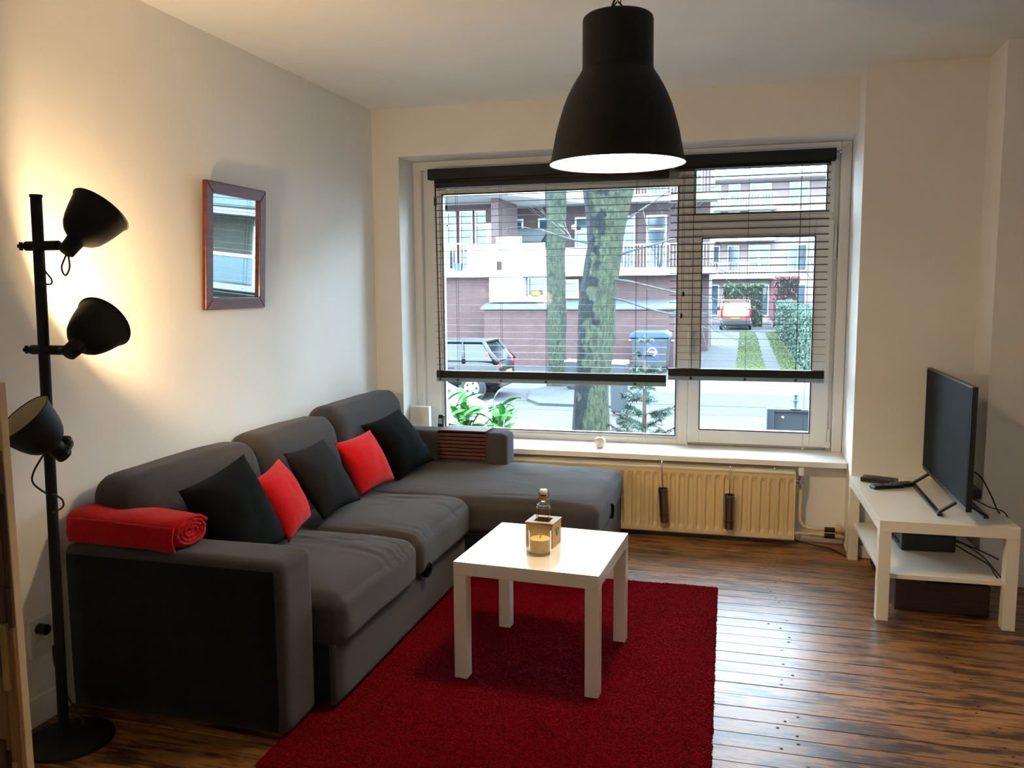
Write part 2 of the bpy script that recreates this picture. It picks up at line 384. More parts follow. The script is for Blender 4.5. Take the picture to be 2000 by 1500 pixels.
# top light sash
top = wpart('top_sash', 1.962, 1.99, .262, .335, 1.885, 2.2)
for b in ((2.735, 2.778, .262, .335, 1.885, 2.2), (1.99, 2.735, .262, .335, 1.885, 1.9), (1.99, 2.735, .262, .335, 2.176, 2.2)): MB().box(*b).obj('sash_rail', frame_m, top, bevel=.003)
gasket(1.994, 2.731, 1.904, 2.172, .261, top); MB().box(1.975, 2.745, .3, .306, 1.89, 2.185).obj('pane', pane_m, top)
# opening casement
cas = wpart('casement', 1.965, 2.035, .252, .325, .506, 1.845)
for b in ((2.68, 2.78, .252, .325, .506, 1.845), (2.035, 2.68, .252, .325, .506, .59), (2.035, 2.68, .252, .325, 1.757, 1.845)): MB().box(*b).obj('sash_rail', frame_m, cas, bevel=.004)
gasket(2.039, 2.676, .594, 1.753, .251, cas); MB().box(2.02, 2.69, .292, .298, .58, 1.765).obj('pane', pane_m, cas)
hd = MB(); hd.box(1.958, 1.992, .236, .252, 1.10, 1.22); hd.obj('handle_plate', frame_m, cas, bevel=.004)
h2 = MB(); h2.cyl((1.975, .236, 1.185), (1.975, .205, 1.185), .009); h2.box(1.965, 1.985, .196, .212, 1.05, 1.195); h2.obj('handle', frame_m, cas, bevel=.004)
hg = MB(); hg.cyl((2.79, .262, .53), (2.79, .262, .62), .009); hg.box(2.765, 2.8, .25, .27, .505, .54); hg.obj('hinge', frame_m, win, bevel=.002)
MB().cyl((2.79, .26, 1.62), (2.79, .26, 1.82), .009).obj('hinge', frame_m, win, smooth=True)
wpart('sill', RXL+.001, X1-.002, -.09, .30, .452, SB, m=sill_m, bev=.004)
MB().box(RXL, X1, .30, .52, .44, .49).obj('outer_sill', mat('grey_stone_sill', '#8f9496', .7), win, bevel=.005)
# facade skirt below the window outside
struct(MB().box(-6, 7, .36, .42, -1.2, .44).obj('wall_outside', brick_mat('house_brick', '#6a3d35', '#7a4a3f', '#8d857c', 4.4, rot=(PI/2, 0, 0))))

# ------------------------------------------------------------------ venetian blinds
def blind(name, label, x0, x1, ztop, nsl, pitch, tilt, cords, tassel, zrail, stackh, y=.17, w=.036):
    t = thing(name, label, 'blind', (x0, y, zrail))
    wdt = x1-x0; hz = ztop-zrail
    MB().box(-.035 if x0 < 1 else 0, wdt+(.006 if x0 < 1 else .025), -.03, .028, hz-.066, hz).obj('headrail', blind_m, t, bevel=.003)
    MB().box(0 if x0 < 1 else .02, wdt, .0, .03, hz-.066-(.05 if x0 < 1 else .012), hz-.066).obj('top_cover', blind_m, t)
    # shallow curved slat
    me = MB(); n = 4; pr = []
    for i in range(n+1):
        u = i/n-.5; pr.append((u*w, .0008*(1-4*u*u)))
    pts = pr+[(a, b-.0009) for a, b in pr[::-1]]
    me.prism(pts, 'x', 0, wdt); me = me.mesh('slat', False); me.materials.append(blind_m)
    for i in range(nsl):
        z = hz-.066-.02-i*pitch
        if z < stackh+.03: break
        o = bpy.data.objects.new('slat', me); COL.objects.link(o); o.parent = t; o.location = (random.uniform(-.001, .001), 0, z); o.rotation_euler = (tilt+random.uniform(-.02, .02), 0, random.uniform(-.0006, .0006))
    st = MB(); k = 9
    for i in range(k): st.box(random.uniform(0, .002), wdt-random.uniform(0, .002), -w/2, w/2, .026+i*(stackh-.026)/k, .026+(i+.93)*(stackh-.026)/k)
    st.obj('slat_stack', blind_m, t)
    r = MB().box(0, wdt, -w/2-.001, w/2+.001, 0, .024).obj('bottom_rail', rail_m, t, bevel=.004)
    for c in cords: MB().lathe([(.007, 0), (.009, .003), (0.0001, .0035)], 10, frame_mtx((0, -1, 0), (c-x0, -w/2, .012))).obj('rail_plug', blackp, r)
    for c in cords:
        for dy in (-w/2, w/2):
            MB().cyl((c-x0, dy, .02), (c-x0, dy, hz-.05), .0011, 5).obj('ladder_cord', cord_m, t)
    for (cx, z1, kind) in tassel:
        if kind == 'knob':
            c = MB().cyl((cx-x0, -.034, z1-zrail), (cx-x0, -.034, hz-.05), .0012, 5).obj('pull_cord', cord_m, t)
            MB().lathe([(.003, .028), (.0075, .022), (.009, .008), (.006, 0), (.0001, -.001)], 12, Matrix.Translation((cx-x0, -.034, z1-zrail-.02))).obj('cord_knob', blackp, c, smooth=True)
        else:
            c = MB().cyl((cx-x0, -.034, z1-zrail), (cx-x0, -.034, hz-.05), .001, 5).obj('pull_cord', cord_m, t)
            MB().box(cx-x0-.007, cx-x0+.007, -.038, -.03, z1-zrail-.03, z1-zrail+.012).obj('cord_weight', clear_m, c, bevel=.002)
    return t
tb = blind('venetian_blind', 'wider black venetian blind over the large fixed pane, behind the hanging lamp', .352, 1.838, 2.224, 30, .0432, math.radians(-1.5), (.50, .794, 1.089, 1.65), [(.447, 1.985, 'knob'), (1.72, .55, 'tag')], .862, .072)
# tilt wand with its hook
wd = MB(); wd.cyl((.386-.352, -.04, .02-.86+.85), (.372-.352, -.036, 1.27), .0055, 8); wd.cyl((.372-.352, -.036, 1.13), (.372-.352, -.036, 1.18), .011, 8); wd.obj('tilt_wand', blackp, tb, smooth=False)
tb2 = blind('venetian_blind', 'narrower black venetian blind over the opening casement, nearest the pier', 1.85, 2.745, 2.236, 30, .0432, math.radians(-6), (1.987, 2.302, 2.589), [(1.935, 1.43, 'knob'), (1.925, 1.30, 'knob'), (2.637, .545, 'tag')], .905, .070)

# ================================================================== RADIATOR
rt = thing('radiator', 'cream ribbed panel radiator under the window sill', 'radiator', (.62, -.13, .04))
rb = MB(); x = 0; RWd = 1.965; RH = .375
# panel with vertical flutes
xs = []; p = RWd/39
prof = []
for i in range(39):
    x0 = i*p; prof += [(x0, 0), (x0+p*.30, 0), (x0+p*.45, .0115), (x0+p*.82, .0115)]
prof += [(RWd, 0)]
zz = [(.0, 0), (.022, 0), (.05, 1), (RH-.05, 1), (RH-.022, 0), (RH, 0)]
vs = [[rb.bm.verts.new((px, d*t, z)) for (px, d) in prof] for (z, t) in zz]
for A, B in zip(vs, vs[1:]):
    for i in range(len(prof)-1): rb.bm.faces.new((A[i], A[i+1], B[i+1], B[i]))
rb.box(0, RWd, .012, .026, 0, RH)
rb.obj('front_panel', rad_m, rt)
MB().box(0, RWd, .05, .075, .0, RH).obj('rear_panel', rad_m, rt)
tp = MB(); tp.box(-.003, RWd+.003, -.004, .082, RH, RH+.014)
tp.obj('top_cover', radtop_m, rt, bevel=.003)
for i in range(2): MB().box(-.004+i*(RWd+.003), .001+i*(RWd+.003), -.003, .08, .0, RH).obj('side_cover', radtop_m, rt)
v = MB(); v.cyl((RWd+.004, .04, .33), (RWd+.05, .04, .33), .011); v.cyl((RWd+.035, .04, .29), (RWd+.035, .04, .375), .012); v.cyl((RWd+.035, .04, .315), (RWd+.035, .04, .345), .017, 6)
v = v.obj('valve', chrome, rt, autosmooth=AS)
MB().lathe([(.015, 0), (.017, .01), (.016, .04), (.012, .044), (.0001, .044)], 16, Matrix.Translation((RWd+.035, .04, .365))).obj('valve_knob', white_m, v, autosmooth=AS)
def arc(c, r, a0, a1, n, ax):  # arc points in xz plane at y
    return [(c[0]+r*math.cos(a0+(a1-a0)*i/n), c[1], c[2]+r*math.sin(a0+(a1-a0)*i/n)) for i in range(n+1)]
MB().tube([(RWd+.035, .06, .29)]+[(RWd+.035, .06, .12)]+arc((RWd+.095, .06, .115), .06, PI, 1.5*PI, 6, 'y')+[(RWd+.276, .06, .055)], .0095, 10).obj('pipe', rad_m, rt, smooth=True)
MB().tube([(RWd+.0, .055, .025), (RWd+.1, .06, .025), (RWd+.276, .06, .018)], .0095, 10).obj('pipe', rad_m, rt, smooth=True)
MB().cyl((RWd-.002, .055, .025), (RWd+.03, .055, .025), .014).obj('pipe_coupling', radtop_m, rt, autosmooth=AS)
for z in (.055, .02): MB().cyl((RWd+.17, .06, z), (RWd+.225, .06, z), .0145).obj('pipe_coupling', mat('tarnished_brass', '#3c3222', .4, .8), rt, autosmooth=AS)
sb = MB(); sb.box(RWd+.232, RWd+.262, .07, .128, .0, .075); sb.obj('pipe_bracket', rad_m, rt, bevel=.003)
MB().cyl((RWd-.11, .03, RH+.01), (RWd-.11, .03, RH+.03), .008).obj('vent_plug', chrome, rt, smooth=True)

def humidifier(x, z, tiltv, label):
    t = thing('humidifier_tube', label, 'humidifier', (x, -.166, z)); t.rotation_euler = (0, tiltv, 0)
    MB().lathe([(.0001, -.002), (.024, 0), (.0275, .008), (.0275, .2), (.0255, .2), (.0255, .012), (.0001, .012)], 24).obj('tube', steel, t, autosmooth=AS)
    for zz_ in (.045, .185): MB().torus((0, 0, zz_), .0278, .0016, 24, 6, Matrix.Rotation(PI/2, 4, 'X')).obj('band', blackp, t, smooth=True)
    hk = MB(); hk.tube([(.0, 0, .19), (.0, .0, .26), (0, .003, .33), (0, .012, .352), (0, .06, .353), (0, .078, .345)], .0026, 8)
    hk.tube([(-.018, .0, .19), (-.018, 0, .225)], .0026, 8) if tiltv else None
    hk.obj('hook', chrome, t, smooth=True)
humidifier(1.871, .105, -.07, 'left steel humidifier tube hooked over the radiator, hanging tilted')
humidifier(2.232, .09, 0, 'right steel humidifier tube hooked over the radiator, hanging straight')

# cable on the floor by the radiator
tag(MB().tube(crv([(2.57, -.03, .03), (2.62, -.05, .012), (2.7, -.09, .006), (2.78, -.13, .006), (2.85, -.26, .006)]), .004, 6).obj('floor_cable', cable_m, smooth=True), 'thin black cable running along the skirting beside the radiator pipes', 'cable')

# ================================================================== SILL OBJECTS
t = thing('apple_ornament', 'small pale ribbed apple ornament on the window sill', 'ornament', (1.452, .055, SB))
ap = MB(); prof = [(.0001, .004), (.013, .0), (.022, .004), (.031, .02), (.034, .038), (.031, .055), (.022, .065), (.011, .066), (.004, .058), (.0001, .056)]
seg = 28; rings = []
for (r, z) in prof: rings.append([ap.bm.verts.new((r*(1+.05*math.cos(7*2*PI*i/seg))*math.cos(2*PI*i/seg), r*(1+.05*math.cos(7*2*PI*i/seg))*math.sin(2*PI*i/seg), z)) for i in range(seg)])
for A, B in zip(rings, rings[1:]):
    for i in range(seg): ap.bm.faces.new((A[i], A[(i+1) % seg], B[(i+1) % seg], B[i]))
ap.obj('fruit', apple_m, t, smooth=True); MB().tube([(0, 0, .056), (.002, 0, .07), (.006, 0, .08)], .002, 6).obj('stem', twine_m, t, smooth=True)
t = thing('cordless_phone', 'black cordless phone handset standing at the left end of the sill', 'phone', (.392, .09, SB)); t.rotation_euler = (-.15, .0, -.2)
MB().box(-.02, .02, -.012, .012, .01, .165).obj('handset', blackp, t, bevel=.008, bseg=3)
MB().box(-.014, .014, -.0135, -.011, .105, .14).obj('display', mat('grey_display', '#8fa0a8', .2), t)
kp = MB()
for r_ in range(4):
    for c_ in range(3): kp.box(-.013+c_*.0095, -.006+c_*.0095, -.0135, -.011, .035+r_*.015, .044+r_*.015)
kp.obj('keypad', mat('dark_grey_keys', '#3a3d40', .5), t); MB().box(-.03, .03, -.03, .03, 0, .02).obj('charging_cradle', blackp, t, bevel=.006)
t = thing('white_wall_box', 'flat white box standing on the sill behind the far armrest', 'box', (.247, .11, SB))
MB().box(-.062, .072, -.022, .022, 0, .215).obj('case', white_m, t, bevel=.005); MB().box(-.066, -.062, -.012, .012, .13, .18).obj('connector', chrome, t, bevel=.001)

# ================================================================== SOFA
so = thing('corner_sofa', 'dark grey fabric corner sofa with chaise along the white wall', 'sofa', (0, 0, 0))
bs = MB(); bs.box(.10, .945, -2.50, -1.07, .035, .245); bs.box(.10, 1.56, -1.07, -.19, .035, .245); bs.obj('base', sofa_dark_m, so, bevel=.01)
MB().rbox(.925, .962, -2.500, -1.10, .028, .255, .014, 10).obj('front_panel', sofa_m, so, smooth=True)
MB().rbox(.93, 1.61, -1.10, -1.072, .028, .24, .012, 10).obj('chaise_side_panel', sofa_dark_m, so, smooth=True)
MB().rbox(1.55, 1.625, -1.095, -.19, .028, .26, .02, 10).obj('chaise_end_panel', sofa_m, so, smooth=True)
# armrests
a1 = MB().rbox(.04, .892, -2.712, -2.503, .012, .602, .038, 14, wob=.003).obj('armrest', sofa_m, so, smooth=True)
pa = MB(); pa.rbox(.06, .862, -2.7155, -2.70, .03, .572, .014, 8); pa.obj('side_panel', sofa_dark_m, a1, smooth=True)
a2 = MB().rbox(.22, .972, -.365, -.175, .40, .622, .036, 14, wob=.003, seed=4).obj('armrest', sofa_m, so, smooth=True)
# seat cushions
MB().rbox(.30, .985, -2.500, -1.796, .232, .415, .05, 56, crown=.035, wob=.006, seed=1, crownx=.01, folds=.016).obj('seat_cushion', sofa_m, so, smooth=True)
MB().rbox(.30, .985, -1.794, -1.085, .232, .415, .05, 56, crown=.035, wob=.006, seed=2, crownx=.01, folds=.016).obj('seat_cushion', sofa_m, so, smooth=True)
MB().rbox(.30, 1.635, -1.10, -.185, .235, .412, .05, 56, crown=.03, wob=.006, seed=3, folds=.008).obj('chaise_cushion', sofa_m, so, smooth=True)
# back cushions: rounded slabs with a leaning front
def back(y0, y1, dz, seed):
    b = MB(); b.rbox(.045, .33, y0, y1, .25, .80+dz, .085, 18, wob=.006, seed=seed)
    for v_ in b.bm.verts:
        t_ = max(0, (v_.co.z-.3)/.5)
        if v_.co.x > .15: v_.co.x -= .07*t_*min(1, (v_.co.x-.15)/.15)-.035*(1-t_)
        v_.co.z += .015*math.sin((v_.co.y-y0)/(y1-y0)*PI)*max(0, t_-.6)
    o = b.obj('back_cushion', sofa_m, so, smooth=True)
    # stitched seam
    MB().tube([(.215, y0+.06+(y1-y0-.12)*i/12, .775+dz+.012*math.sin(i/12*PI)) for i in range(13)], .0022, 6).obj('seam', sofa_dark_m, o, smooth=True)
back(-2.60, -1.792, 0.012, 5); back(-1.788, -1.072, .018, 6); back(-1.068, -.20, .045, 7)
MB().rbox(.02, .075, -2.60, -.2, .03, .70, .02, 8).obj('back_frame', sofa_dark_m, so, smooth=True)
# pull straps
MB().torus((.985, -1.70, .255), .028, .007, 18, 8, Matrix.Rotation(PI/2, 4, 'Z')@Matrix.Diagonal((1, 2.2, 1, 1))).obj('pull_strap', black_fab, so, smooth=True)
MB().torus((1.64, -.72, .30), .034, .006, 18, 8, Matrix.Rotation(PI/2, 4, 'Z')@Matrix.Diagonal((.7, 2.2, 1, 1)), -PI*.5, PI*.5, 1.0).obj('pull_strap', black_fab, so, smooth=True)
for (x, y) in ((.12, -2.64), (.82, -2.64), (.85, -1.2), (1.5, -.95), (1.5, -.3), (.2, -.3)): MB().box(x-.025, x+.025, y-.025, y+.025, 0, .035).obj('foot', blackp, so)

# throw pillows
def pillow(label, m, c, size, thick, yaw, lean, spin, seed, pinch=.12, group='throw pillows on the sofa'):
    b = MB(); n = 22
    def pos(u, v, s_):
        r = 1-pinch*((u*u)*(1-v*v)+(v*v)*(1-u*u))*.55
        t_ = ((1-abs(u)**2.4)*(1-abs(v)**2.4))**.55
        w = noise.noise(Vector((u*2.2, v*2.2, seed)))*.03+noise.noise(Vector((u*6, v*6, seed+9)))*.008
        return Vector((s_*thick/2*t_+w*size*t_*.6, u*size/2*r, v*size/2*r))
    for s_ in (1, -1):
        g = [[b.bm.verts.new(pos(-1+2*i/n, -1+2*j/n, s_)) for j in range(n+1)] for i in range(n+1)]
        for i in range(n):
            for j in range(n): b.bm.faces.new((g[i][j], g[i+1][j], g[i+1][j+1], g[i][j+1]))
    bmesh.ops.remove_doubles(b.bm, verts=b.bm.verts[:], dist=1e-5)
    o = b.obj('throw_pillow', m, smooth=True); tag(o, label, 'pillow', group)
    o.location = c
    o.rotation_euler = (Matrix.Rotation(yaw, 3, 'Z') @ Matrix.Rotation(-lean, 3, 'Y') @ Matrix.Rotation(spin, 3, 'X')).to_euler()
    return o
D = math.radians
pillow('large black pillow leaning beside the rolled red blanket', black_fab, (.475, -2.325, .625), .375, .15, D(-8), D(22), D(10.6), 1)
pillow('red pillow squeezed between the large black and charcoal pillows', red_fab, (.472, -1.981, .605), .29, .12, D(7.8), D(26), D(6.4), 2)
pillow('charcoal pillow in the middle of the row, between the two red ones', char_fab, (.456, -1.611, .612), .34, .12, D(-3.4), D(33), D(1.6), 3)
pillow('red pillow next to the far black pillow, third cushion along', red_fab, (.458, -1.168, .596), .29, .12, D(-14.5), D(28), D(5.6), 4)
pillow('black pillow in the far corner of the sofa near the window', black_fab, (.446, -.717, .608), .365, .15, D(-17.5), D(36), D(9), 5)

# rolled red blanket on the near armrest
t = thing('rolled_blanket', 'folded and rolled red fleece blanket lying on the near armrest', 'blanket', (.272, -2.61, .602)); t.rotation_euler = (0, 0, D(-3)); t.scale = (.98, 1, .88)
b = MB(); n = 40; seg = 28; L_ = .47
rings = []
for i in range(n+1):
    x = -L_/2+L_*i/n; e = 1-.10*abs(2*i/n-1)**6; ring = []
    for k in range(seg):
        a = 2*PI*k/seg; ca, sa = math.cos(a), math.sin(a)
        ex = 2.8; rx = .085; rz = .062*(1+.05*math.sin(i*.35))
        y_ = rx*math.copysign(abs(ca)**(2/ex), ca); z_ = rz*math.copysign(abs(sa)**(2/ex), sa)
        p_ = Vector((x, y_*e, z_*e+.062)); p_ += noise.noise_vector(p_*9)*.007
        p_.z = max(p_.z, .002); ring.append(b.bm.verts.new(p_))
    rings.append(ring)
for A, B in zip(rings, rings[1:]):
    for k in range(seg): b.bm.faces.new((A[k], A[(k+1) % seg], B[(k+1) % seg], B[k]))
b.bm.faces.new(rings[0][::-1]); b.bm.faces.new(rings[-1])
b.obj('roll', red2_fab, t, smooth=True)
# spiral layers showing on the right end, and the loose flap
sp = MB(); pts = []
for i in range(70):
    a = i*.30; r = 1-.011*i
    pts.append((L_/2-.004+.006*(i % 2 == 0), .080*r*math.cos(a+.4), .062+.056*r*math.sin(a+.4)))
sp.tube(pts, .0075, 8); sp.obj('rolled_layers', red2_fab, t, smooth=True)
fp = MB(); g = []
for i in range(20):
    u = i/19; row = []
    for j in range(8):
        v_ = j/7; x = -L_/2+.02+u*(L_-.02); y_ = -.088-.010*math.sin(v_*3); z_ = .10-v_*.096
        p_ = Vector((x, y_, z_))+noise.noise_vector(Vector((u*3, v_*2, 5)))*.006; p_.z = max(p_.z, .003); row.append(fp.bm.verts.new(p_))
    g.append(row)
for i in range(19):
    for j in range(7): fp.bm.faces.new((g[i][j], g[i+1][j], g[i+1][j+1], g[i][j+1]))
fo = fp.obj('loose_flap', red2_fab, t, smooth=True); sm = fo.modifiers.new('solid', 'SOLIDIFY'); sm.thickness = .008

# slatted wooden tray over the far armrest
t = thing('armrest_tray', 'dark wooden slatted tray draped over the far armrest', 'tray', (.70, -.27, .622))
for i in range(7): MB().box(-.145, .145, -.095+i*.0265, -.095+i*.0265+.0205, .003, .011).obj('slat', tray_m, t, bevel=.0015)
for i in range(7): MB().box(-.145, .145, -.109, -.102, -.022-i*.0225, -.022-i*.0225+.0165).obj('slat', tray_m, t, bevel=.0015)
MB().tube([(-.146, -.1055, -.01), (-.146, -.1035, 0.0), (-.146, -.095, .006)], .003, 6).obj('fabric_backing', black_fab, t)
bk = MB(); bk.box(-.143, .143, -.1, .088, .0005, .003); bk.box(-.143, .143, -.102, -.0985, -.157, .003); bk.obj('fabric_backing', black_fab, t)

# ================================================================== RUG
rg = MB(); nx, ny = 330, 460; rx, ry = 1.37, 1.93
rows = []
for i in range(nx+1):
    row = []
    for j in range(ny+1):
        u, v_ = i/nx, j/ny; ed = min(u*nx, (1-u)*nx, v_*ny, (1-v_)*ny)
        x, y = (u-.5)*rx, (v_-.5)*ry
        if ed == 0: x += random.uniform(-.004, .004); y += random.uniform(-.004, .004); z = .001
        else: z = .008*min(1, ed/2.5)+random.uniform(0, .0045)+.0018*noise.noise(Vector((x*14, y*14, 0)))+.0015*noise.noise(Vector((x*40, y*40, 3)))
        row.append(rg.bm.verts.new((x+random.uniform(-.0012, .0012), y+random.uniform(-.0012, .0012), z)))
    rows.append(row)
for i in range(nx):
    for j in range(ny): rg.bm.faces.new((rows[i][j], rows[i+1][j], rows[i+1][j+1], rows[i][j+1]))
rgo = rg.obj('rug', rug_m, smooth=False); tag(rgo, 'deep red shaggy rug under the coffee table on the plank floor', 'rug'); rgo.location = (1.527, -1.893, .0005); rgo.rotation_euler = (0, 0, D(1.0))
fr = MB()
for i in range(14):
    x = -rx/2+random.uniform(-.012, .02); y = -ry/2+random.uniform(-.012, .02); a = random.uniform(PI*.9, PI*1.6)
    fr.tube([(x, y, .006), (x+.012*math.cos(a), y+.012*math.sin(a), .007), (x+.026*math.cos(a+.4), y+.026*math.sin(a+.4), .003)], .0008, 4)
fr.obj('frayed_threads', twine_m, rgo)

# ================================================================== COFFEE TABLE
RZ = .010
def lack(name, label, loc, rz, w, d, h, shelf=None, legw=.05):
    t = thing(name, label, 'table', loc, rz)
    MB().box(-w/2, w/2, -d/2, d/2, h-.05, h).obj('table_top', lack_m, t, bevel=.0015)
    for sx in (-1, 1):
        for sy in (-1, 1):
            cx, cy = sx*(w/2-legw/2), sy*(d/2-legw/2)
            MB().box(cx-legw/2, cx+legw/2, cy-legw/2, cy+legw/2, 0, h-.0505).obj('leg', lack_m, t, bevel=.0015)
    if shelf: MB().box(-w/2+.022, w/2-.022, -d/2+.03, d/2-.03, shelf-.02, shelf).obj('shelf', lack_m, t, bevel=.0015)
    return t
lack('coffee_table', 'square white lacquered coffee table standing on the red rug', (1.559, -1.8935, RZ), -.0554, .55, .55, .45)
TZ = RZ+.45
# candle in a glass
t = thing('glass_candle', 'yellow candle in a clear glass in front of the small wooden box', 'candle', (1.560, -1.985, TZ+.0005))
MB().lathe([(.0001, 0), (.038, 0), (.0415, .003), (.0430, .090), (.0415, .0905), (.0395, .012), (.0001, .012)], 40).obj('glass', glass_m, t, autosmooth=AS)
MB().lathe([(.0001, .0125), (.0385, .0125), (.0398, .0595), (.036, .0615), (.012, .0600), (.0001, .0598)], 40).obj('wax', wax_m, t, autosmooth=AS)
MB().tube([(0, 0, .059), (.001, 0, .066), (.004, .001, .071)], .0012, 6).obj('wick', cable_m, t, smooth=True)
# wooden box with bottle in it
t = thing('wooden_box', 'small pale wooden box with a heart plaque, holding a bottle, on the coffee table', 'box', (1.545, -1.862, TZ+.0005), -.10)
for b in ((-.055, .055, -.055, -.049, 0, .092), (-.055, .055, .049, .055, 0, .092), (-.055, -.049, -.049, .049, 0, .092), (.049, .055, -.049, .049, 0, .092)): MB().box(*b).obj('side', pale_wood, t, bevel=.001)
MB().box(-.049, .049, -.049, .049, 0, .006).obj('bottom', pale_wood, t)
for b in ((-.058, .058, -.058, -.031, .0925, .099), (-.058, .058, .031, .058, .0925, .099), (-.058, -.031, -.031, .031, .0925, .099), (.031, .058, -.031, .031, .0925, .099)): MB().box(*b).obj('lid_strip', lid_wood, t, bevel=.001)
hp = [(0, -.016), (.008, -.007), (.0135, .003), (.0125, .010), (.007, .0125), (0, .008), (-.007, .0125), (-.0125, .010), (-.0135, .003), (-.008, -.007)]
hp_o = MB().prism([(a*1.2, b*1.2+.056) for a, b in hp], 'x', .0552, .058).obj('heart_plaque', mat('dark_slate', '#4a4128', .5), t)
t = thing('swing_top_bottle', 'small clear glass bottle with wire swing stopper standing in the wooden box', 'bottle', (1.545, -1.862, TZ+.0075), .2)
MB().lathe([(.0001, 0), (.026, 0), (.0285, .004), (.0285, .142), (.026, .152), (.014, .166), (.012, .19), (.014, .192), (.012, .194), (.010, .192), (.010, .168), (.024, .150), (.0265, .14), (.0265, .006), (.0001, .006)], 8).obj('bottle_glass', glass_m, t)
MB().lathe([(.011, .193), (.015, .197), (.016, .206), (.013, .213), (.0001, .214)], 20).obj('stopper', mat('white_porcelain', '#d9dde2', .2), t, smooth=True)
wr = MB(); wr.tube([(-.016, 0, .172), (-.018, 0, .19), (-.012, 0, .208), (0, 0, .216), (.012, 0, .208), (.018, 0, .19), (.016, 0, .172)], .0014, 6); wr.torus((0, 0, .172), .0135, .0015, 20, 6, Matrix.Rotation(PI/2, 4, 'X')); wr.obj('wire_bail', chrome, t, smooth=True)
tw = MB()
for i in range(3): tw.torus((0, 0, .176+i*.004), .0145, .0022, 18, 6, Matrix.Rotation(PI/2, 4, 'X'))
tw.tube([(.013, -.004, .178), (.024, -.008, .186), (.028, -.01, .200), (.02, -.008, .204)], .0018, 6); tw.tube([(.013, -.004, .178), (.022, -.012, .168), (.024, -.014, .15)], .0018, 6); tw.tube([(-.013, -.006, .178), (-.025, -.01, .182), (-.030, -.01, .176)], .0018, 6)
tw.obj('twine_bow', twine_m, t, smooth=True)

# ================================================================== PENDANT LAMP
PL = Vector((1.846, -2.0, 1.892))
t = thing('pendant_lamp', 'large dark grey metal bell pendant lamp, lit, hanging above the coffee table', 'lamp', PL)
outer = [(.2365, 0), (.2375, .003), (.233, .012), (.226, .043), (.214, .107), (.202, .15), (.189, .193), (.174, .23), (.158, .262), (.142, .289), (.128, .309), (.1235, .317), (.122, .33), (.1215, .482), (.119, .491), (.112, .497), (.06, .503), (.0001, .504)]
o = MB().lathe(outer, 64).obj('shade', lamp_blk, t, autosmooth=D(50))
inner = [(.2365, .0), (.231, .012), (.224, .043), (.212, .107), (.200, .15), (.187, .193), (.172, .23), (.156, .262), (.140, .287), (.121, .31), (.119, .33), (.118, .46), (.0001, .462)]
MB().lathe(inner, 64).obj('shade_lining', lamp_in, o, smooth=True)
MB().torus((0, 0, .312), .1265, .0012, 64, 6, Matrix.Rotation(PI/2, 4, 'X')).obj('seam_ring', lamp_blk, o, smooth=True)
MB().torus((0, 0, .001), .2372, .0022, 64, 8, Matrix.Rotation(PI/2, 4, 'X')).obj('rolled_rim', lamp_blk, o, smooth=True)
MB().lathe([(.0001, .40), (.022, .40), (.022, .32), (.0001, .32)], 20).obj('lamp_holder', lamp_in, t, autosmooth=AS)
MB().lathe([(.013, .32), (.016, .30), (.030, .265), (.036, .235), (.030, .205), (.012, .192), (.0001, .19)], 24).obj('bulb', bulb_on, t, smooth=True)
point_light('pendant_light', (0, 0, .145), P_PENDANT, SOFT, .04, t)
hk = MB(); hk.torus((0.0, 0, .51), .014, .003, 14, 6); hk.tube([(-.028, 0, .503), (-.018, 0, .53), (-.004, 0, .545)], .003, 6); hk.tube([(.024, 0, .503), (.014, 0, .53), (.002, 0, .545)], .003, 6); hk.obj('hanger', lamp_blk, t, smooth=True)
z = .545; k = 0
while PL.z+z < H-.01:
    MB().torus((0, 0, 0), .010, .0022, 14, 6, None, 0, 2*PI, .62, 1.25).obj('chain_link', lamp_blk, t, smooth=True)
    l_ = COL.objects[-1]; l_.location = (.004, 0, z+.008); l_.rotation_euler = (0, 0, PI/2*(k % 2)+.3); z += .0195; k += 1
MB().tube([(-.016, .008, .50), (-.024, .006, .53), (-.010, .004, .56), (-.018, .0, .60), (-.008, 0, .64), (-.014, 0, H-PL.z-.012)], .0038, 8).obj('cord', cable_m, t, smooth=True)
MB().lathe([(.0001, -.02), (.03, -.02), (.048, -.008), (.05, 0), (.0001, 0)], 24, Matrix.Translation((0, 0, H-PL.z-.001))).obj('ceiling_rose', lamp_blk, t, autosmooth=AS)

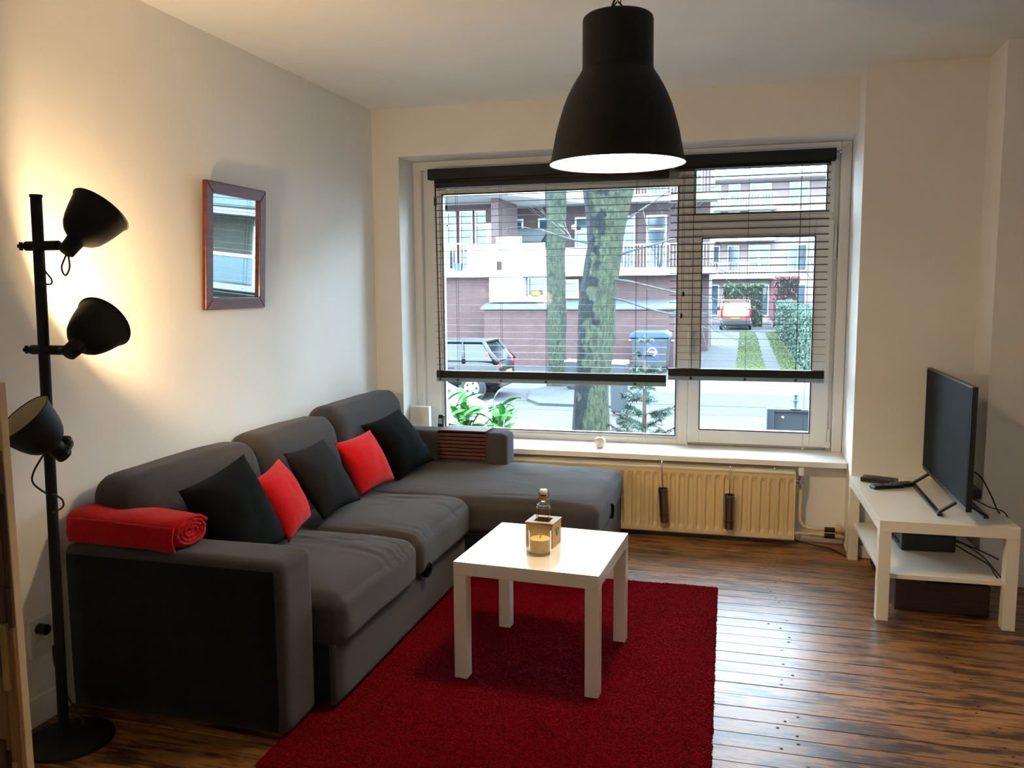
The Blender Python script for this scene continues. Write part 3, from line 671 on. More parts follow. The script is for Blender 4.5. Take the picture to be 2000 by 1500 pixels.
# ================================================================== FLOOR LAMP
LX, LY = .185, -2.875
t = thing('floor_lamp', 'dark metal floor lamp with three bell spotlights beside the sofa', 'lamp', (LX, LY, 0))
MB().lathe([(.0001, .022), (.03, .022), (.12, .016), (.135, .010), (.138, .0), (.0001, 0)], 48).obj('base', lamp_blk, t, autosmooth=AS)
MB().cyl((-.02, 0, .015), (.017, 0, 1.752), .0165, 20).obj('pole', lamp_blk, t, autosmooth=AS)
MB().lathe([(.018, -.004), (.019, 0), (.018, .004), (.0001, .005)], 20, Matrix.Translation((.017, 0, 1.752))).obj('pole_cap', lamp_blk, t, autosmooth=AS)
SPROF = [(.0001, 0), (.020, 0), (.024, .004), (.0255, .035), (.027, .05), (.036, .056), (.050, .066), (.062, .082), (.071, .104), (.078, .128), (.084, .155), (.0885, .175), (.0905, .178)]
def spot(zc, pivot, axis, lit, inner_m, side, plabel):
    # clamp through the pole
    px_ = -.02+.037*zc/1.752
    cl = MB(); cl.cyl((px_-.045*side, 0, zc), (px_+.075*side, 0, zc), .015, 14); cl.cyl((px_-.05*side, 0, zc), (px_-.062*side, 0, zc), .004, 8)
    hb = cl.obj('clamp', lamp_blk, t, autosmooth=AS)
    kn = MB()
    for a in (0, PI/2): kn.box(-.004, .004, -.013, .013, -.006, .006, Matrix.Translation((px_-.066*side, 0, zc)) @ Matrix.Rotation(a, 4, 'X'))
    kn.obj('clamp_knob', lamp_blk, hb, bevel=.003)
    piv = Vector(pivot); ax = Vector(axis).normalized(); m = frame_mtx(ax, piv-ax*.03)
    sh = MB().lathe(SPROF, 40, m).obj('spot_shade', lamp_blk, t, autosmooth=D(50)); sh['label'] = plabel
    MB().lathe([(.0895, .1778), (.0865, .172), (.082, .152), (.076, .126), (.069, .103), (.060, .083), (.048, .069), (.035, .060), (.0001, .058)], 40, m).obj('shade_lining', inner_m, sh, smooth=True)
    MB().torus((0, 0, 0), .0905, .0018, 40, 6, m @ Matrix.Translation((0, 0, .178)) @ Matrix.Rotation(PI/2, 4, 'X')).obj('rolled_rim', lamp_blk, sh, smooth=True)
    MB().lathe([(.012, .058), (.016, .075), (.022, .092), (.019, .108), (.0001, .115)], 18, m).obj('bulb', bulb_on if lit else bulb_off, sh, smooth=True)
    # forked yoke from the clamp to both sides of the socket
    e = Vector((px_+.075*side, 0, zc)); sd = ax.cross(Vector((0, 0, 1))).normalized()
    q = piv-ax*.012; d = (q-e)
    for s_ in (-1, 1):
        p1 = e+sd*s_*.03+d*.2; p2 = q+sd*s_*.031
        MB().tube(crv([e, e+sd*s_*.018+d*.05, p1, p1*.4+p2*.6, p2]), .0085, 8).obj('yoke', lamp_blk, hb, smooth=True)
    MB().cyl(q-sd*.036, q+sd*.036, .006, 10).obj('pivot_bolt', lamp_blk, hb, autosmooth=AS)
    kb = MB(); kb.box(-.011, .011, -.004, .004, -.005, .005, frame_mtx(sd, q+sd*.044) @ Matrix.Rotation(.5, 4, 'Z')); kb.obj('tilt_knob', lamp_blk, hb, bevel=.002)
    if lit: point_light('spot_light', piv-ax*.03+ax*.131, P_SPOT, WARM, .015, t)
    return m
a_up = cr_*.40+cu_*.84+cf_*.45
a_lit = cr_*.25+cu_*.60+cf_*.76
spot(1.602, (.145, -.01, 1.600), a_up, False, lamp_in, 1, 'uppermost bell shade, tilted up')
spot(1.283, (.130, -.01, 1.290), a_lit, True, lamp_in, 1, 'lit middle bell shade')
a_low = -cr_*.50+cu_*.78-cf_*.62
spot(1.000, (.085, -.05, .978), a_low, False, lamp_in3, 1, 'lowest bell shade, turned away to the left')
MB().tube(crv([(.135, -.02, 1.575), (.118, -.025, 1.535), (.135, -.03, 1.51), (.15, -.028, 1.535), (.142, -.022, 1.57)]), .0028, 6).obj('cable_loop', cable_m, t, smooth=True)
MB().tube(crv([(.03, -.005, 1.58), (.04, -.01, 1.53), (.065, -.012, 1.50), (.06, -.012, 1.485), (.018, -.01, 1.488)]), .0028, 6).obj('cable_loop', cable_m, t, smooth=True)
MB().tube(crv([(.0, -.014, .965), (-.045, -.02, .90), (-.05, -.02, .86), (.0, -.014, .825)]), .003, 6).obj('cable_loop', cable_m, t, smooth=True)
MB().tube(crv([(.015, -.015, .83), (.05, -.015, .815), (.052, -.015, .79), (.012, -.015, .77)]), .003, 6).obj('cable_loop', cable_m, t, smooth=True)
MB().tube(crv([(-.015, .0, .02), (.0, .06, .02), (-.05, .1, .03), (-.13, .12, .1), (-.155, .115, .20), (-.15, .11, .26)]), .003, 6).obj('power_cable', cable_m, t, smooth=True)

t = thing('wall_socket', 'white double wall socket with a black plug behind the floor lamp', 'socket', (0, -2.79, .31))
MB().box(.0, .012, -.045, .045, -.075, .06).obj('socket_plate', switch_m, t, bevel=.004)
MB().lathe([(.02, 0), (.021, .003), (.018, .004), (.018, -.004), (.0001, -.004)], 20, frame_mtx((1, 0, 0), (.012, -.005, -.035))).obj('socket_well', switch_m, t, autosmooth=AS)
MB().cyl((.012, -.005, .02), (.045, -.005, .02), .018).obj('plug', blackp, t, autosmooth=AS)

# ================================================================== MIRROR
t = thing('wall_mirror', 'rectangular wall mirror in a reddish wooden frame on the left wall', 'mirror', (0, -1.572, 1.379)); t.rotation_euler = (0, .055, 0)
hw, hh, fw = .2355, .560, .052
gm = MB(); gm.box(.004, .010, -hw+.03, hw-.03, .03, hh-.03); gm.obj('mirror_glass', mirror_m, t)
for (a, b, c_, d) in ((-hw, hw, 0, fw), (-hw, hw, hh-fw, hh)): MB().prism([(-hw if a else 0, 0)] and [(-hw, c_ if c_ == 0 else d), (hw, c_ if c_ == 0 else d), (hw-fw, d if c_ == 0 else c_), (-hw+fw, d if c_ == 0 else c_)], 'x', .002, .024).obj('frame_rail', wood_frame, t, bevel=.004)
for s_ in (-1, 1): MB().prism([(s_*hw, 0), (s_*hw, hh), (s_*(hw-fw), hh-fw), (s_*(hw-fw), fw)], 'x', .002, .024).obj('frame_stile', wood_frame, t, bevel=.004)

# ================================================================== TV BENCH AND WHAT STANDS ON IT
lack('tv_bench', 'white lacquered low table with a shelf carrying the television', (3.1405, -.6931, 0), .0252, .55, .90, .45, shelf=.205)
BZ = .45
t = thing('television', 'flat black television on a metal foot on the white bench', 'television', (3.215, -.735, BZ))
MB().box(-.012, .012, -.445, .445, .065, .595).obj('bezel', blackp, t, bevel=.003)
MB().box(-.0135, -.0115, -.438, .438, .085, .588).obj('screen', screen_m, t)
MB().box(.012, .045, -.30, .30, .09, .42).obj('rear_housing', blackp, t, bevel=.012)
st = MB(); s1, s2 = -.21, .38
for yy in (-.27, .31):
    st.box(-.0, .11, -.012, .012, -.006, .006, Matrix.Translation((.02, yy, .068)) @ Matrix.Rotation(D(31), 4, 'Y'))
    st.box(-.10, .0, -.012, .012, -.006, .006, Matrix.Translation((.0, yy, .072)) @ Matrix.Rotation(D(-36), 4, 'Y'))
st.box(-.085, -.062, -.282, .322, 0.0005, .012); st.box(.10, .122, -.282, .322, 0.0005, .012)
st.obj('foot_frame', blackp, t, bevel=.003)
def remote(label, x, y, z, rz, l=.17, w=.048, h=.02):
    t = thing('remote_control', label, 'remote', (x, y, z), rz, 'remotes beside the television')
    MB().box(-w/2, w/2, -l/2, l/2, 0, h).obj('body', blackp, t, bevel=.006, bseg=3)
    bt = MB()
    for r_ in range(7):
        for c_ in range(3): bt.box(-w*.32+c_*w*.24, -w*.32+c_*w*.24+w*.16, -l*.38+r_*l*.11, -l*.38+r_*l*.11+l*.06, h, h+.0018)
    bt.obj('buttons', mat('grey_buttons', '#4a4c4f', .5), t)
remote('larger black remote lying at the back of the group on the bench', 2.985, -.37, BZ, D(70), .17, .085, .024)
remote('slim remote with pale edge lying in front on the bench', 3.0, -.505, BZ, D(-66), .16, .055, .018)
remote('short remote nearest the television foot', 3.085, -.445, BZ, D(-60), .12, .055, .02)
t = thing('set_top_box', 'small black box behind the television screen', 'box', (3.345, -.55, BZ)); MB().box(-.05, .05, -.11, .11, .003, .045).obj('case', blackp, t, bevel=.006); MB().box(-.051, -.049, -.06, .06, .015, .03).obj('front_window', screen_m, t)
tag(MB().tube(crv([(3.27, -.75, .62), (3.34, -.80, .60), (3.375, -.86, .53), (3.40, -.90, .46), (3.44, -.93, .40)]), .0035, 6).obj('tv_cable', cable_m, smooth=True), 'black cable looping down behind the television edge', 'cable')
tag(MB().tube(crv([(3.27, -.74, .50), (3.33, -.82, .485), (3.37, -.87, .470), (3.425, -.92, .456), (3.445, -.95, .38)]), .003, 6).obj('tv_cable', cable_m, smooth=True), 'lower black cable lying on the bench top behind the television', 'cable')
t = thing('router', 'black wedge-shaped media box on the bench shelf', 'router', (3.13, -.62, .206), D(4))
MB().prism([(-.12, 0), (.12, 0), (.12, .055), (-.06, .095), (-.12, .08)], 'x', -.10, .14).obj('case', blackp, t, bevel=.006)
MB().box(-.102, -.099, -.08, .08, .02, .035).obj('front_strip', screen_m, t)
for i, (p, lb) in enumerate(([[(3.24, -.60, .25), (3.29, -.75, .265), (3.35, -.88, .245), (3.372, -1.0, .222), (3.378, -1.09, .213)], 'cable arching from the media box to the front right leg of the bench'],
                         [[(3.25, -.64, .245), (3.31, -.80, .235), (3.365, -.93, .222), (3.366, -1.02, .213), (3.362, -1.085, .213)], 'second cable lying on the bench shelf beside the media box'],
                         [[(3.25, -.58, .23), (3.33, -.68, .235), (3.40, -.78, .225), (3.43, -.84, .22)], 'cable leading from the media box out to the wall'])):
    tag(MB().tube(crv(p), .0035, 6).obj('shelf_cable', cable_m, smooth=True), 'black '+lb, 'cable', 'cables on the bench shelf')
t = thing('wooden_crate', 'dark wooden crate on the floor underneath the television bench', 'crate', (3.165, -.66, 0), .02)
cw, cdp, ch = .39, .66, .135
for b in ((-cw/2, cw/2, -cdp/2, -cdp/2+.014, .0, ch), (-cw/2, cw/2, cdp/2-.014, cdp/2, 0, ch), (-cw/2, -cw/2+.014, -cdp/2+.014, cdp/2-.014, 0, ch), (cw/2-.014, cw/2, -cdp/2+.014, cdp/2-.014, 0, ch)): MB().box(*b).obj('side_board', crate_m, t, bevel=.002)
MB().box(-cw/2+.014, cw/2-.014, -cdp/2+.014, cdp/2-.014, .0, .012).obj('bottom_board', crate_m, t)
bag = MB(); bag.rbox(-.10, .07, -.09, .1, 0, .125, .05, 12, wob=.028, seed=3); bo = bag.obj('plastic_bag', bag_m, smooth=False); tag(bo, 'crumpled pale plastic bag inside the dark crate', 'bag'); bo.location = (3.09, -.80, .022)
for i, (x, c_) in enumerate(((3.235, 'left'), (3.315, 'right'))):
    t = thing('storage_case', c_+' of the two black cases standing in the dark crate', 'case', (x, -.83, .013), 0, 'black cases in the crate'); MB().box(-.036, .036, -.1, .1, 0, .155).obj('case_body', blackp, t, bevel=.004); MB().box(-.01, .01, -.101, -.099, .06, .14).obj('spine_label', mat('grey_label', '#2c2e30', .5), t)

# ================================================================== WOOD-CLAD PANEL AT THE LEFT EDGE
t = thing('wood_clad_panel', 'low partition clad with rough vertical wood strips at the left edge', 'partition', (.567, -3.40, 0))
MB().box(-.567, 0, -.0, .022, 0, 1.245).obj('board', bar_m, t, bevel=.002)
strip_mats = [mat('reclaimed_strip_%s' % n_, c1, .8, col2=c2, vscale=5, stretch=(14, 14, 1.5), bump=.5, bscale=30) for n_, c1, c2 in (('oak', '#6d4a25', '#8a6233'), ('walnut', '#3c2412', '#54351b'), ('pine', '#8c6a3a', '#a5814a'), ('smoked', '#2b1a0e', '#402816'))]
x = -.002
while x > -.56:
    w_ = random.uniform(.011, .021); z = .0
    while z < 1.17:
        hgt = min(random.uniform(.08, .26), 1.175-z); dpt = random.uniform(.006, .02)
        if hgt < .03: break
        MB().box(max(-.567, x-w_)+.0008, x, -dpt, 0, z, z+hgt-.0008).obj('wood_strip', random.choice(strip_mats), t, bevel=.001, bseg=1)
        z += hgt
    x -= w_
t = thing('black_finial', 'black round knob standing on top of the wood-clad partition', 'knob', (.528, -3.389, 1.245)); MB().lathe([(.0001, 0), (.010, 0), (.007, .006), (.009, .012), (.0125, .02), (.012, .03), (.006, .036), (.0001, .037)], 16).obj('knob_body', blackp, t, smooth=True)

# ================================================================== BEHIND THE CAMERA: two more ceiling lamps that light the room
def back_pendant(label, loc, power):
    t = thing('cone_pendant', label, 'lamp', loc)
    o = MB().lathe([(.20, 0), (.17, .06), (.1, .15), (.04, .19), (.0001, .195)], 40).obj('shade', lamp_in, t, smooth=True)
    MB().cyl((0, 0, .19), (0, 0, H-loc[2]-.001), .003, 6).obj('cord', cable_m, t)
    MB().lathe([(.013, .14), (.03, .09), (.034, .07), (.026, .045), (.0001, .035)], 18).obj('bulb', bulb_on, t, smooth=True)
    point_light('pendant_light', (0, 0, -.02), power, NEUT, .06, t)
back_pendant('white cone pendant hanging at the back of the room, right side', (3.3, -6.3, 2.0), P_BACK)
back_pendant('white cone pendant hanging at the back of the room, left side', (1.5, -6.6, 2.0), P_BACK*.6)

# ================================================================== OUTSIDE: GROUND
G = -1.15
ALB = .40  # ground colours darkened below their own tone to balance the overstrong sky
clay = brick_mat('red_clay_pavers', '#4e4542', '#58504c', '#3c3735', 2.4, .5, .25, .015)
greyp = brick_mat('grey_concrete_pavers', '#43464a', '#4d5054', '#35373a', 1.7, .5, .25, .015)
slab_m = brick_mat('grey_slabs', '#40444a', '#4a4e53', '#34363a', .9, .5, .5, .01)
asph = mat('grey_asphalt', '#474c52', .9, var=.1, vscale=30)
ALB = .52  # remaining outdoor colours dimmed too, so the room-lighting sky doesn't bleach them
def ground(n, x0, x1, y0, y1, dz, m): return struct(MB().box(x0, x1, y0, y1, G-.3, G+dz).obj(n, m))
ground('ground_pavement_near', -30, 40, .42, 12.6, 0, clay); ground('ground_gutter', -30, 40, 12.6, 13.9, .004, slab_m)
ground('ground_sidewalk', -30, 40, 13.9, 16.2, .012, greyp); ground('ground_road', -30, 40, 16.2, 19.2, 0, asph)
ground('ground_forecourt', -30, 1.0, 19.2, 70, .01, greyp); ground('ground_lane', 1.0, 4.05, 19.2, 70, .0, greyp); ground('ground_garden', 4.05, 40, 19.2, 70, .02, mat('garden_soil', '#35332a', .95, col2='#3c4230', vscale=3))
gm = mat('lane_grass', '#56663c', .95, col2='#6c7c4c', vscale=6)
def grass(n, x0, x1, y0, y1, cnt):
    b = MB()
    for i in range(cnt):
        t_ = random.random()**1.6; x = random.uniform(x0, x1); y = y0+t_*(y1-y0); h = random.uniform(.015, .045); a = random.uniform(0, PI); w = .05
        dx, dy = w*math.cos(a), w*math.sin(a)
        b.quad((x-dx, y-dy, G), (x+dx, y+dy, G), (x+dx*.3+random.uniform(-.03, .03), y+dy*.3, G+h), (x-dx*.3, y-dy*.3, G+h))
    o = b.obj(n, gm); o['label'] = {'grass_strip': 'green grass growing down the middle of the paved lane', 'grass_verge': 'strip of grass along the foot of the hedge'}[n]; o['category'] = 'grass'; o['kind'] = 'stuff'
grass('grass_strip', 2.1, 3.0, 19.3, 46, 4200); grass('grass_verge', 3.5, 4.3, 19.3, 46, 4200)
kb = MB()
kp_ = [(-6.0, 15.2), (-2.7, 15.2), (-2.35, 14.2), (-2.0, 13.6), (1.2, 13.5), (1.2, 18.6), (-1.6, 18.6), (-2.4, 17.6), (-6, 17.6)]
tag(MB().prism([(-2.9, 15.6), (-2.55, 13.9), (-2.1, 13.2), (-.2, 13.1), (-.2, 17.4), (-2.4, 17.6)], 'z', G, G+.06).obj('tree_island', slab_m), 'pale paved kerb island around the foot of the street trees', 'kerb')

# ================================================================== OUTSIDE: BUILDINGS
brk = brick_mat('red_brick_wall', '#523a3b', '#5f4645', '#675b59', 4.2, .5, .16, .012, rot=(PI/2, 0, 0))
brk2 = brick_mat('pale_red_brick_wall', '#5c484a', '#685456', '#746a69', 4.2, .5, .16, .012, rot=(PI/2, 0, 0))
conc = mat('white_concrete', '#c9c9c8', .8, var=.06, vscale=2)
pale_pnl = mat('white_panel', '#d2d3d2', .7, var=.04, vscale=2)
soff = mat('grey_soffit', '#7f878b', .9, var=.05)
win_glass = mat('dark_window_glass', '#3c4a55', .08, var=.3, vscale=1.5)
teal_glass = mat('teal_window_glass', '#3e6468', .15, var=.3, vscale=1.2)
lead = mat('grey_lead_flashing', '#50575e', .6, var=.15, vscale=4)
rail_w = mat('white_railing_paint', '#cfd2d4', .5)
def bpart(par, n, x0, x1, y0, y1, z0, z1, m, bev=0): return MB().box(x0, x1, y0, y1, z0, z1).obj(n, m, par, bevel=bev)
def bwin(par, x0, x1, y, z0, z1, cols=1, glass=win_glass, fr=.07, transom=None, name='window'):
    # white frame standing proud of the wall, glass set back
    f = MB(); f.box(x0-fr, x0, y-.06, y+.02, z0-fr, z1+fr); f.box(x1, x1+fr, y-.06, y+.02, z0-fr, z1+fr); f.box(x0, x1, y-.06, y+.02, z0-fr, z0); f.box(x0, x1, y-.06, y+.02, z1, z1+fr)
    for i in range(1, cols): xm = x0+(x1-x0)*i/cols; f.box(xm-.035, xm+.035, y-.06, y+.02, z0, z1)
    if transom: f.box(x0, x1, y-.06, y+.02, transom-.03, transom+.03)
    f = f.obj(name, rail_w, par)
    for i in range(cols): MB().box(x0+(x1-x0)*i/cols, x0+(x1-x0)*(i+1)/cols, y-.02, y+.015, z0, z1).obj('pane', glass, f)
    return f
def railing(par, x0, x1, y, z0, z1, step=.13):
    r = MB().box(x0, x1, y-.025, y+.025, z1-.05, z1).obj('railing', rail_w, par)
    b = MB(); x = x0
    while x < x1: b.box(x-.012, x+.012, y-.012, y+.012, z0, z1-.05); x += step
    stuff(b.obj('baluster', rail_w, r)); return r
t = thing('apartment_block', 'red brick apartment block with white balconies across the street on the left', 'building', (-6, 23, G))
ox, oy, oz = -6, 23, G
class P:  # part in world coordinates under a thing whose origin is elsewhere
    def __init__(s, par, o): s.par = par; s.o = Vector(o)
    def place(s, o): o.location = -s.o; return o
def W_(o): 
    o.location = o.location-Vector((ox, oy, oz)); return o
W_(bpart(t, 'ground_wall', -16, -6.14, 23, 26, G, 1.88, brk)); W_(bpart(t, 'ground_wall', -6.14, .15, 23.3, 26, G, 1.88, brk))
W_(bpart(t, 'fascia', -16, .2, 22.75, 26, 1.88, 2.1, conc))
W_(bpart(t, 'bay_panel', -6.14, -4.95, 22.75, 23.3, 1.02, 1.86, pale_pnl)); W_(bpart(t, 'bay_panel', -4.95, -4.2, 22.75, 23.3, 1.02, 1.2, pale_pnl))
W_(bwin(t, -4.85, -4.3, 23.28, 1.25, 1.8))
W_(bpart(t, 'plinth_wall', -6.2, .15, 22.3, 23.3, G, .8, brk))
W_(MB().prism([(22.2, .78), (22.2, .84), (23.3, 1.08), (23.3, .8)], 'x', -6.3, .2).obj('lean_to_roof', lead, t))
for x0, x1 in ((-3.6, -3.2), (-2.5, -2.1)): W_(bwin(t, x0, x1, 23.28, 1.2, 1.7))
W_(bpart(t, 'yellow_bundle', -4.75, -4.42, 22.95, 23.2, 1.2, 1.42, mat('yellow_cloth', '#7a6434', .9), .08))
# balcony level
for x0, x1 in ((-16, -8.9), (-6.9, -5.9), (-5.7, -4.2)): W_(bpart(t, 'parapet_panel', x0, x1, 22.78, 22.88, 2.1, 3.0, pale_pnl))
W_(railing(t, -8.9, -6.9, 22.83, 2.1, 3.05)); W_(bpart(t, 'glass_screen', -5.9, -5.0, 22.8, 22.84, 2.4, 3.25, mat('blue_screen_glass', '#8fb0c0', .1)))
W_(bpart(t, 'recess_wall', -16, -6.2, 25.4, 26, 2.1, 4.6, brk)); W_(bpart(t, 'recess_wall', -6.25, -6.0, 23.4, 26, 2.1, 4.6, brk2))
for x0, x1, c in ((-10.2, -9.4, 2), (-8.84, -8.27, 2), (-8.0, -7.62, 1), (-7.4, -7.0, 1)): W_(bwin(t, x0, x1, 25.38, 2.25, 4.3, c, transom=3.85))
W_(bpart(t, 'storage_panel', -6.97, -6.22, 25.1, 25.38, 2.1, 3.9, pale_pnl)); W_(bpart(t, 'wood_panel', -7.0, -6.22, 25.2, 25.4, 3.92, 4.45, mat('brown_panel', '#453a31', .8, var=.3, vscale=6)))
W_(MB().prism([(-16, 22.6), (-5.45, 22.6), (-3.3, 26.2), (-16, 26.2)], 'z', 4.6, 4.86).obj('balcony_slab', conc, t))
W_(bpart(t, 'upper_wall', -16, -5.2, 25.4, 26, 4.86, 7.3, brk2)); W_(bpart(t, 'upper_parapet', -16, -5.6, 22.7, 22.8, 4.86, 5.7, pale_pnl))
for x0, x1, c in ((-9.6, -8.4, 2), (-7.6, -6.4, 2)): W_(bwin(t, x0, x1, 25.38, 5.0, 6.9, c))
W_(bpart(t, 'roof_slab', -16, -4.8, 22.5, 29, 7.3, 7.6, conc))
tag(t, 'red brick apartment block with white balconies across the street on the left', 'building')
# plants and chair on the balcony
for i, (x, c, lb) in enumerate(((-7.25, '#a03a34', 'red bucket on the white balcony across the street'), (-7.75, '#3f7fae', 'blue tub on the white balcony across the street'))):
    o = MB().lathe([(.0001, 0), (.13, 0), (.17, .3), (.15, .3), (.12, .03), (.0001, .03)], 16).obj('balcony_bucket', mat('bucket_'+('red', 'blue')[i], c, .5), autosmooth=AS); o.location = (x, 24.2, 2.1); tag(o, lb, 'bucket')
# rear wing
t = thing('rear_wing', 'paler brick wing with white balconies seen behind the two tree trunks', 'building', (-3, 30, G)); ox, oy, oz = -3, 30, G
W_(bpart(t, 'wall', -9, .9, 30.5, 34, G, 8.0, brk2))
for z in (2.0, 4.9, 7.7): W_(bpart(t, 'balcony_slab', -9, 1.2, 29.2, 30.5, z, z+.28, conc))
for z in (2.28, 5.18):
    W_(bpart(t, 'parapet_panel', -8.6, -3.2, 29.22, 29.3, z, z+.85, pale_pnl)); W_(railing(t, -3.2, 1.15, 29.26, z, z+.95))
    for x0, x1, c in ((-7.9, -7.0, 2), (-6.2, -5.4, 2), (-4.6, -3.9, 1), (-3.0, -2.2, 2), (-1.6, -.9, 1), (-.3, .5, 2)): W_(bwin(t, x0, x1, 30.48, z+.05, z+2.1, c, transom=z+1.6))
W_(MB().prism([(28.0, 3.3), (28.0, 3.36), (29.6, 3.98), (29.6, 3.92)], 'x', -6.95, -5.6).obj('awning', mat('grey_awning_cloth', '#4c5357', .9), t))
W_(bpart(t, 'lamp_globe', -4.75, -4.5, 29.9, 30.1, 3.9, 4.12, pale_pnl, .1))
# far block closing the lane
brk3 = brick_mat('haze_tinted_brick_wall', '#82706f', '#8d7c7b', '#9a9190', 4.2, .5, .16, .012, rot=(PI/2, 0, 0))  # brick paled to put distance haze into its colour
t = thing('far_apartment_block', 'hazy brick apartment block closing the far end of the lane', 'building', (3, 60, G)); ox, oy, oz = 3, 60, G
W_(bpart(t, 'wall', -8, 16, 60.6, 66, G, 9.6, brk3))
for z in (2.1, 4.85, 7.1): W_(bpart(t, 'balcony_slab', -6, 4.4, 59.4, 60.6, z, z+.3, conc)); W_(railing(t, -6, 4.4, 59.45, z+.3, z+1.2, .2))
W_(bpart(t, 'roof_fascia', -8.3, 16.3, 59.3, 66, 9.3, 9.75, conc))
for z0, z1 in ((-.6, 1.6), (2.7, 4.5), (5.2, 7.0), (7.5, 9.0)):
    for x0, x1, c in ((-5.2, -4.2, 2), (-3, -2, 2), (-.6, .4, 2), (1.1, 1.8, 1), (2.6, 3.2, 1), (3.35, 4.0, 1), (5.4, 6.6, 2), (8, 9.2, 2), (11, 12.4, 2)): W_(bwin(t, x0, x1, 60.58, z0, z1, c))
W_(bpart(t, 'red_door_panel', 4.2, 4.9, 60.45, 60.6, -.9, 2.0, mat('red_panel', '#652a33', .7)))
# block on the right, seen in the wall mirror
t = thing('right_apartment_block', 'balconied block to the right of the lane, reflected in the wall mirror', 'building', (16, 24, G)); ox, oy, oz = 16, 24, G
W_(bpart(t, 'wall', 8, 30, 24.6, 30, G, 8.5, brick_mat('olive_brick_wall', '#3c3b30', '#454337', '#4f4d46', 4.2, .5, .16, .012, rot=(PI/2, 0, 0))))
for z in (-.1, 2.75, 5.5):
    W_(bpart(t, 'balcony_slab', 8, 30, 23.3, 24.6, z-.22, z, soff))
    for x in (9.5, 14.3, 19.1, 23.9):
        W_(railing(t, x-1.2, x+1.25, 23.35, z, z+1.1, .15)); W_(bpart(t, 'balcony_panel', x+1.3, x+3.3, 23.33, 23.4, z+.08, z+1.02, mat('dark_teal_panel', '#2f4a52', .4)))
        W_(bpart(t, 'balcony_post', x+1.25, x+1.35, 23.3, 23.45, z, z+2.5, rail_w)); W_(bpart(t, 'balcony_top_rail', x-1.3, x+3.4, 23.3, 23.44, z+1.06, z+1.16, rail_w))
        W_(bwin(t, x-.6, x+2.1, 24.55, z+.2, z+2.2, 3, mat('blue_window_glass', '#1d3c55', .15, var=.4, vscale=1), transom=None))
W_(bpart(t, 'roof_slab', 7.8, 30.2, 23.2, 30, 8.3, 8.6, conc))

# ================================================================== OUTSIDE: TREES
def limb(b, p0, d, r, L, depth, up=.15, tw=(2, 3), seg=6):
    n = 4; pts = [p0]; rad = [r]; p = p0.copy(); dd = d.normalized()
    for i in range(n):
        dd = (dd+Vector((random.gauss(0, .13), random.gauss(0, .13), random.gauss(up*.3, .1)))).normalized(); p = p+dd*(L/n); pts.append(p.copy()); rad.append(r*(1-.5*(i+1)/n))
    b.tube(pts, r, seg if depth > 1 else 4, rad)
    if depth > 0:
        for k in range(random.randint(*tw)):
            i = random.randint(2, n); s_ = (dd+Vector((random.gauss(0, .6), random.gauss(0, .6), random.gauss(up, .35)))).normalized()
            limb(b, pts[i], s_, rad[i]*.72, L*random.uniform(.55, .8), depth-1, up, tw, seg)
def trunk(b, pts, seg=40, amp=.06):
    rings = []
    for (x, y, z, r) in pts:
        ring = []
        for k in range(seg):
            a = 2*PI*k/seg; rr = r*(1+amp*2*noise.noise(Vector((math.cos(a)*2.2, math.sin(a)*2.2, z*1.3)))+amp*noise.noise(Vector((math.cos(a)*7, math.sin(a)*7, z*2.0))))
            ring.append(b.bm.verts.new((x+rr*math.cos(a), y+rr*math.sin(a), z)))
        rings.append(ring)
    for A, B in zip(rings, rings[1:]):
        for k in range(seg): b.bm.faces.new((A[k], A[(k+1) % seg], B[(k+1) % seg], B[k]))
def interp(P_, n):
    out = []
    for i in range(n):
        t_ = i/(n-1)*(len(P_)-1); k = min(int(t_), len(P_)-2); f = t_-k; f2 = f*f*(3-2*f)
        out.append(tuple(P_[k][j]*(1-f2)+P_[k+1][j]*f2 for j in range(4)))
    return out
bark1 = bark_mat('mossy_bark', '#12181b', '#2b3437', '#5d6852', (.8, -.42, 0)); bark2 = bark_mat('green_bark', '#242e2a', '#3f4a44', '#56614f', (.1, -.6, 0))
twig_m = mat('bare_twigs', '#3d413d', .9, var=.2, vscale=3)
t = thing('street_tree', 'thick mossy street tree trunk standing nearest the window', 'tree', (.16, 7, G)); o0 = Vector((.16, 7, G))
b = MB(); trunk(b, [(x-.16, 0, z-G, r) for x, _, z, r in interp([(.15, 0, G, .34), (.162, 0, -.609, .27), (.186, 0, .149, .25), (.24, 0, .748, .252), (.245, 0, 1.192, .268), (.273, 0, 1.486, .262), (.374, 0, 2.067, .255), (.40, 0, 2.5, .295), (.412, 0, 2.85, .36), (.40, 0, 3.1, .34)], 110)])
b.obj('trunk', bark1, t, smooth=True)
for (d, r, L) in (((-.55, .1, 1), .2, 2.4), ((.5, -.1, 1), .19, 2.2), ((.05, .4, 1), .17, 2.6)):
    b = MB(); random.seed(int(r*1000)); limb(b, Vector((.24, 0, 4.1)), Vector(d), r, L, 4); b.obj('branch', bark1, t, smooth=True)
for i, (z, d, L) in enumerate(((3.35, (1, .1, .45), 1.3), (3.0, (1, -.05, .22), 1.5), (2.75, (1, .1, -.12), 1.4), (2.5, (1, -.1, -.35), 1.2), (3.2, (-1, 0, .2), 1.0))):
    b = MB(); random.seed(40+i); limb(b, Vector((.22, -.1, z)), Vector(d), .02, L, 3, .02); b.obj('twig', twig_m, t, smooth=True)
random.seed(3)
t = thing('street_tree', 'thinner greenish street tree behind the thick mossy one', 'tree', (-2.46, 16.7, G))
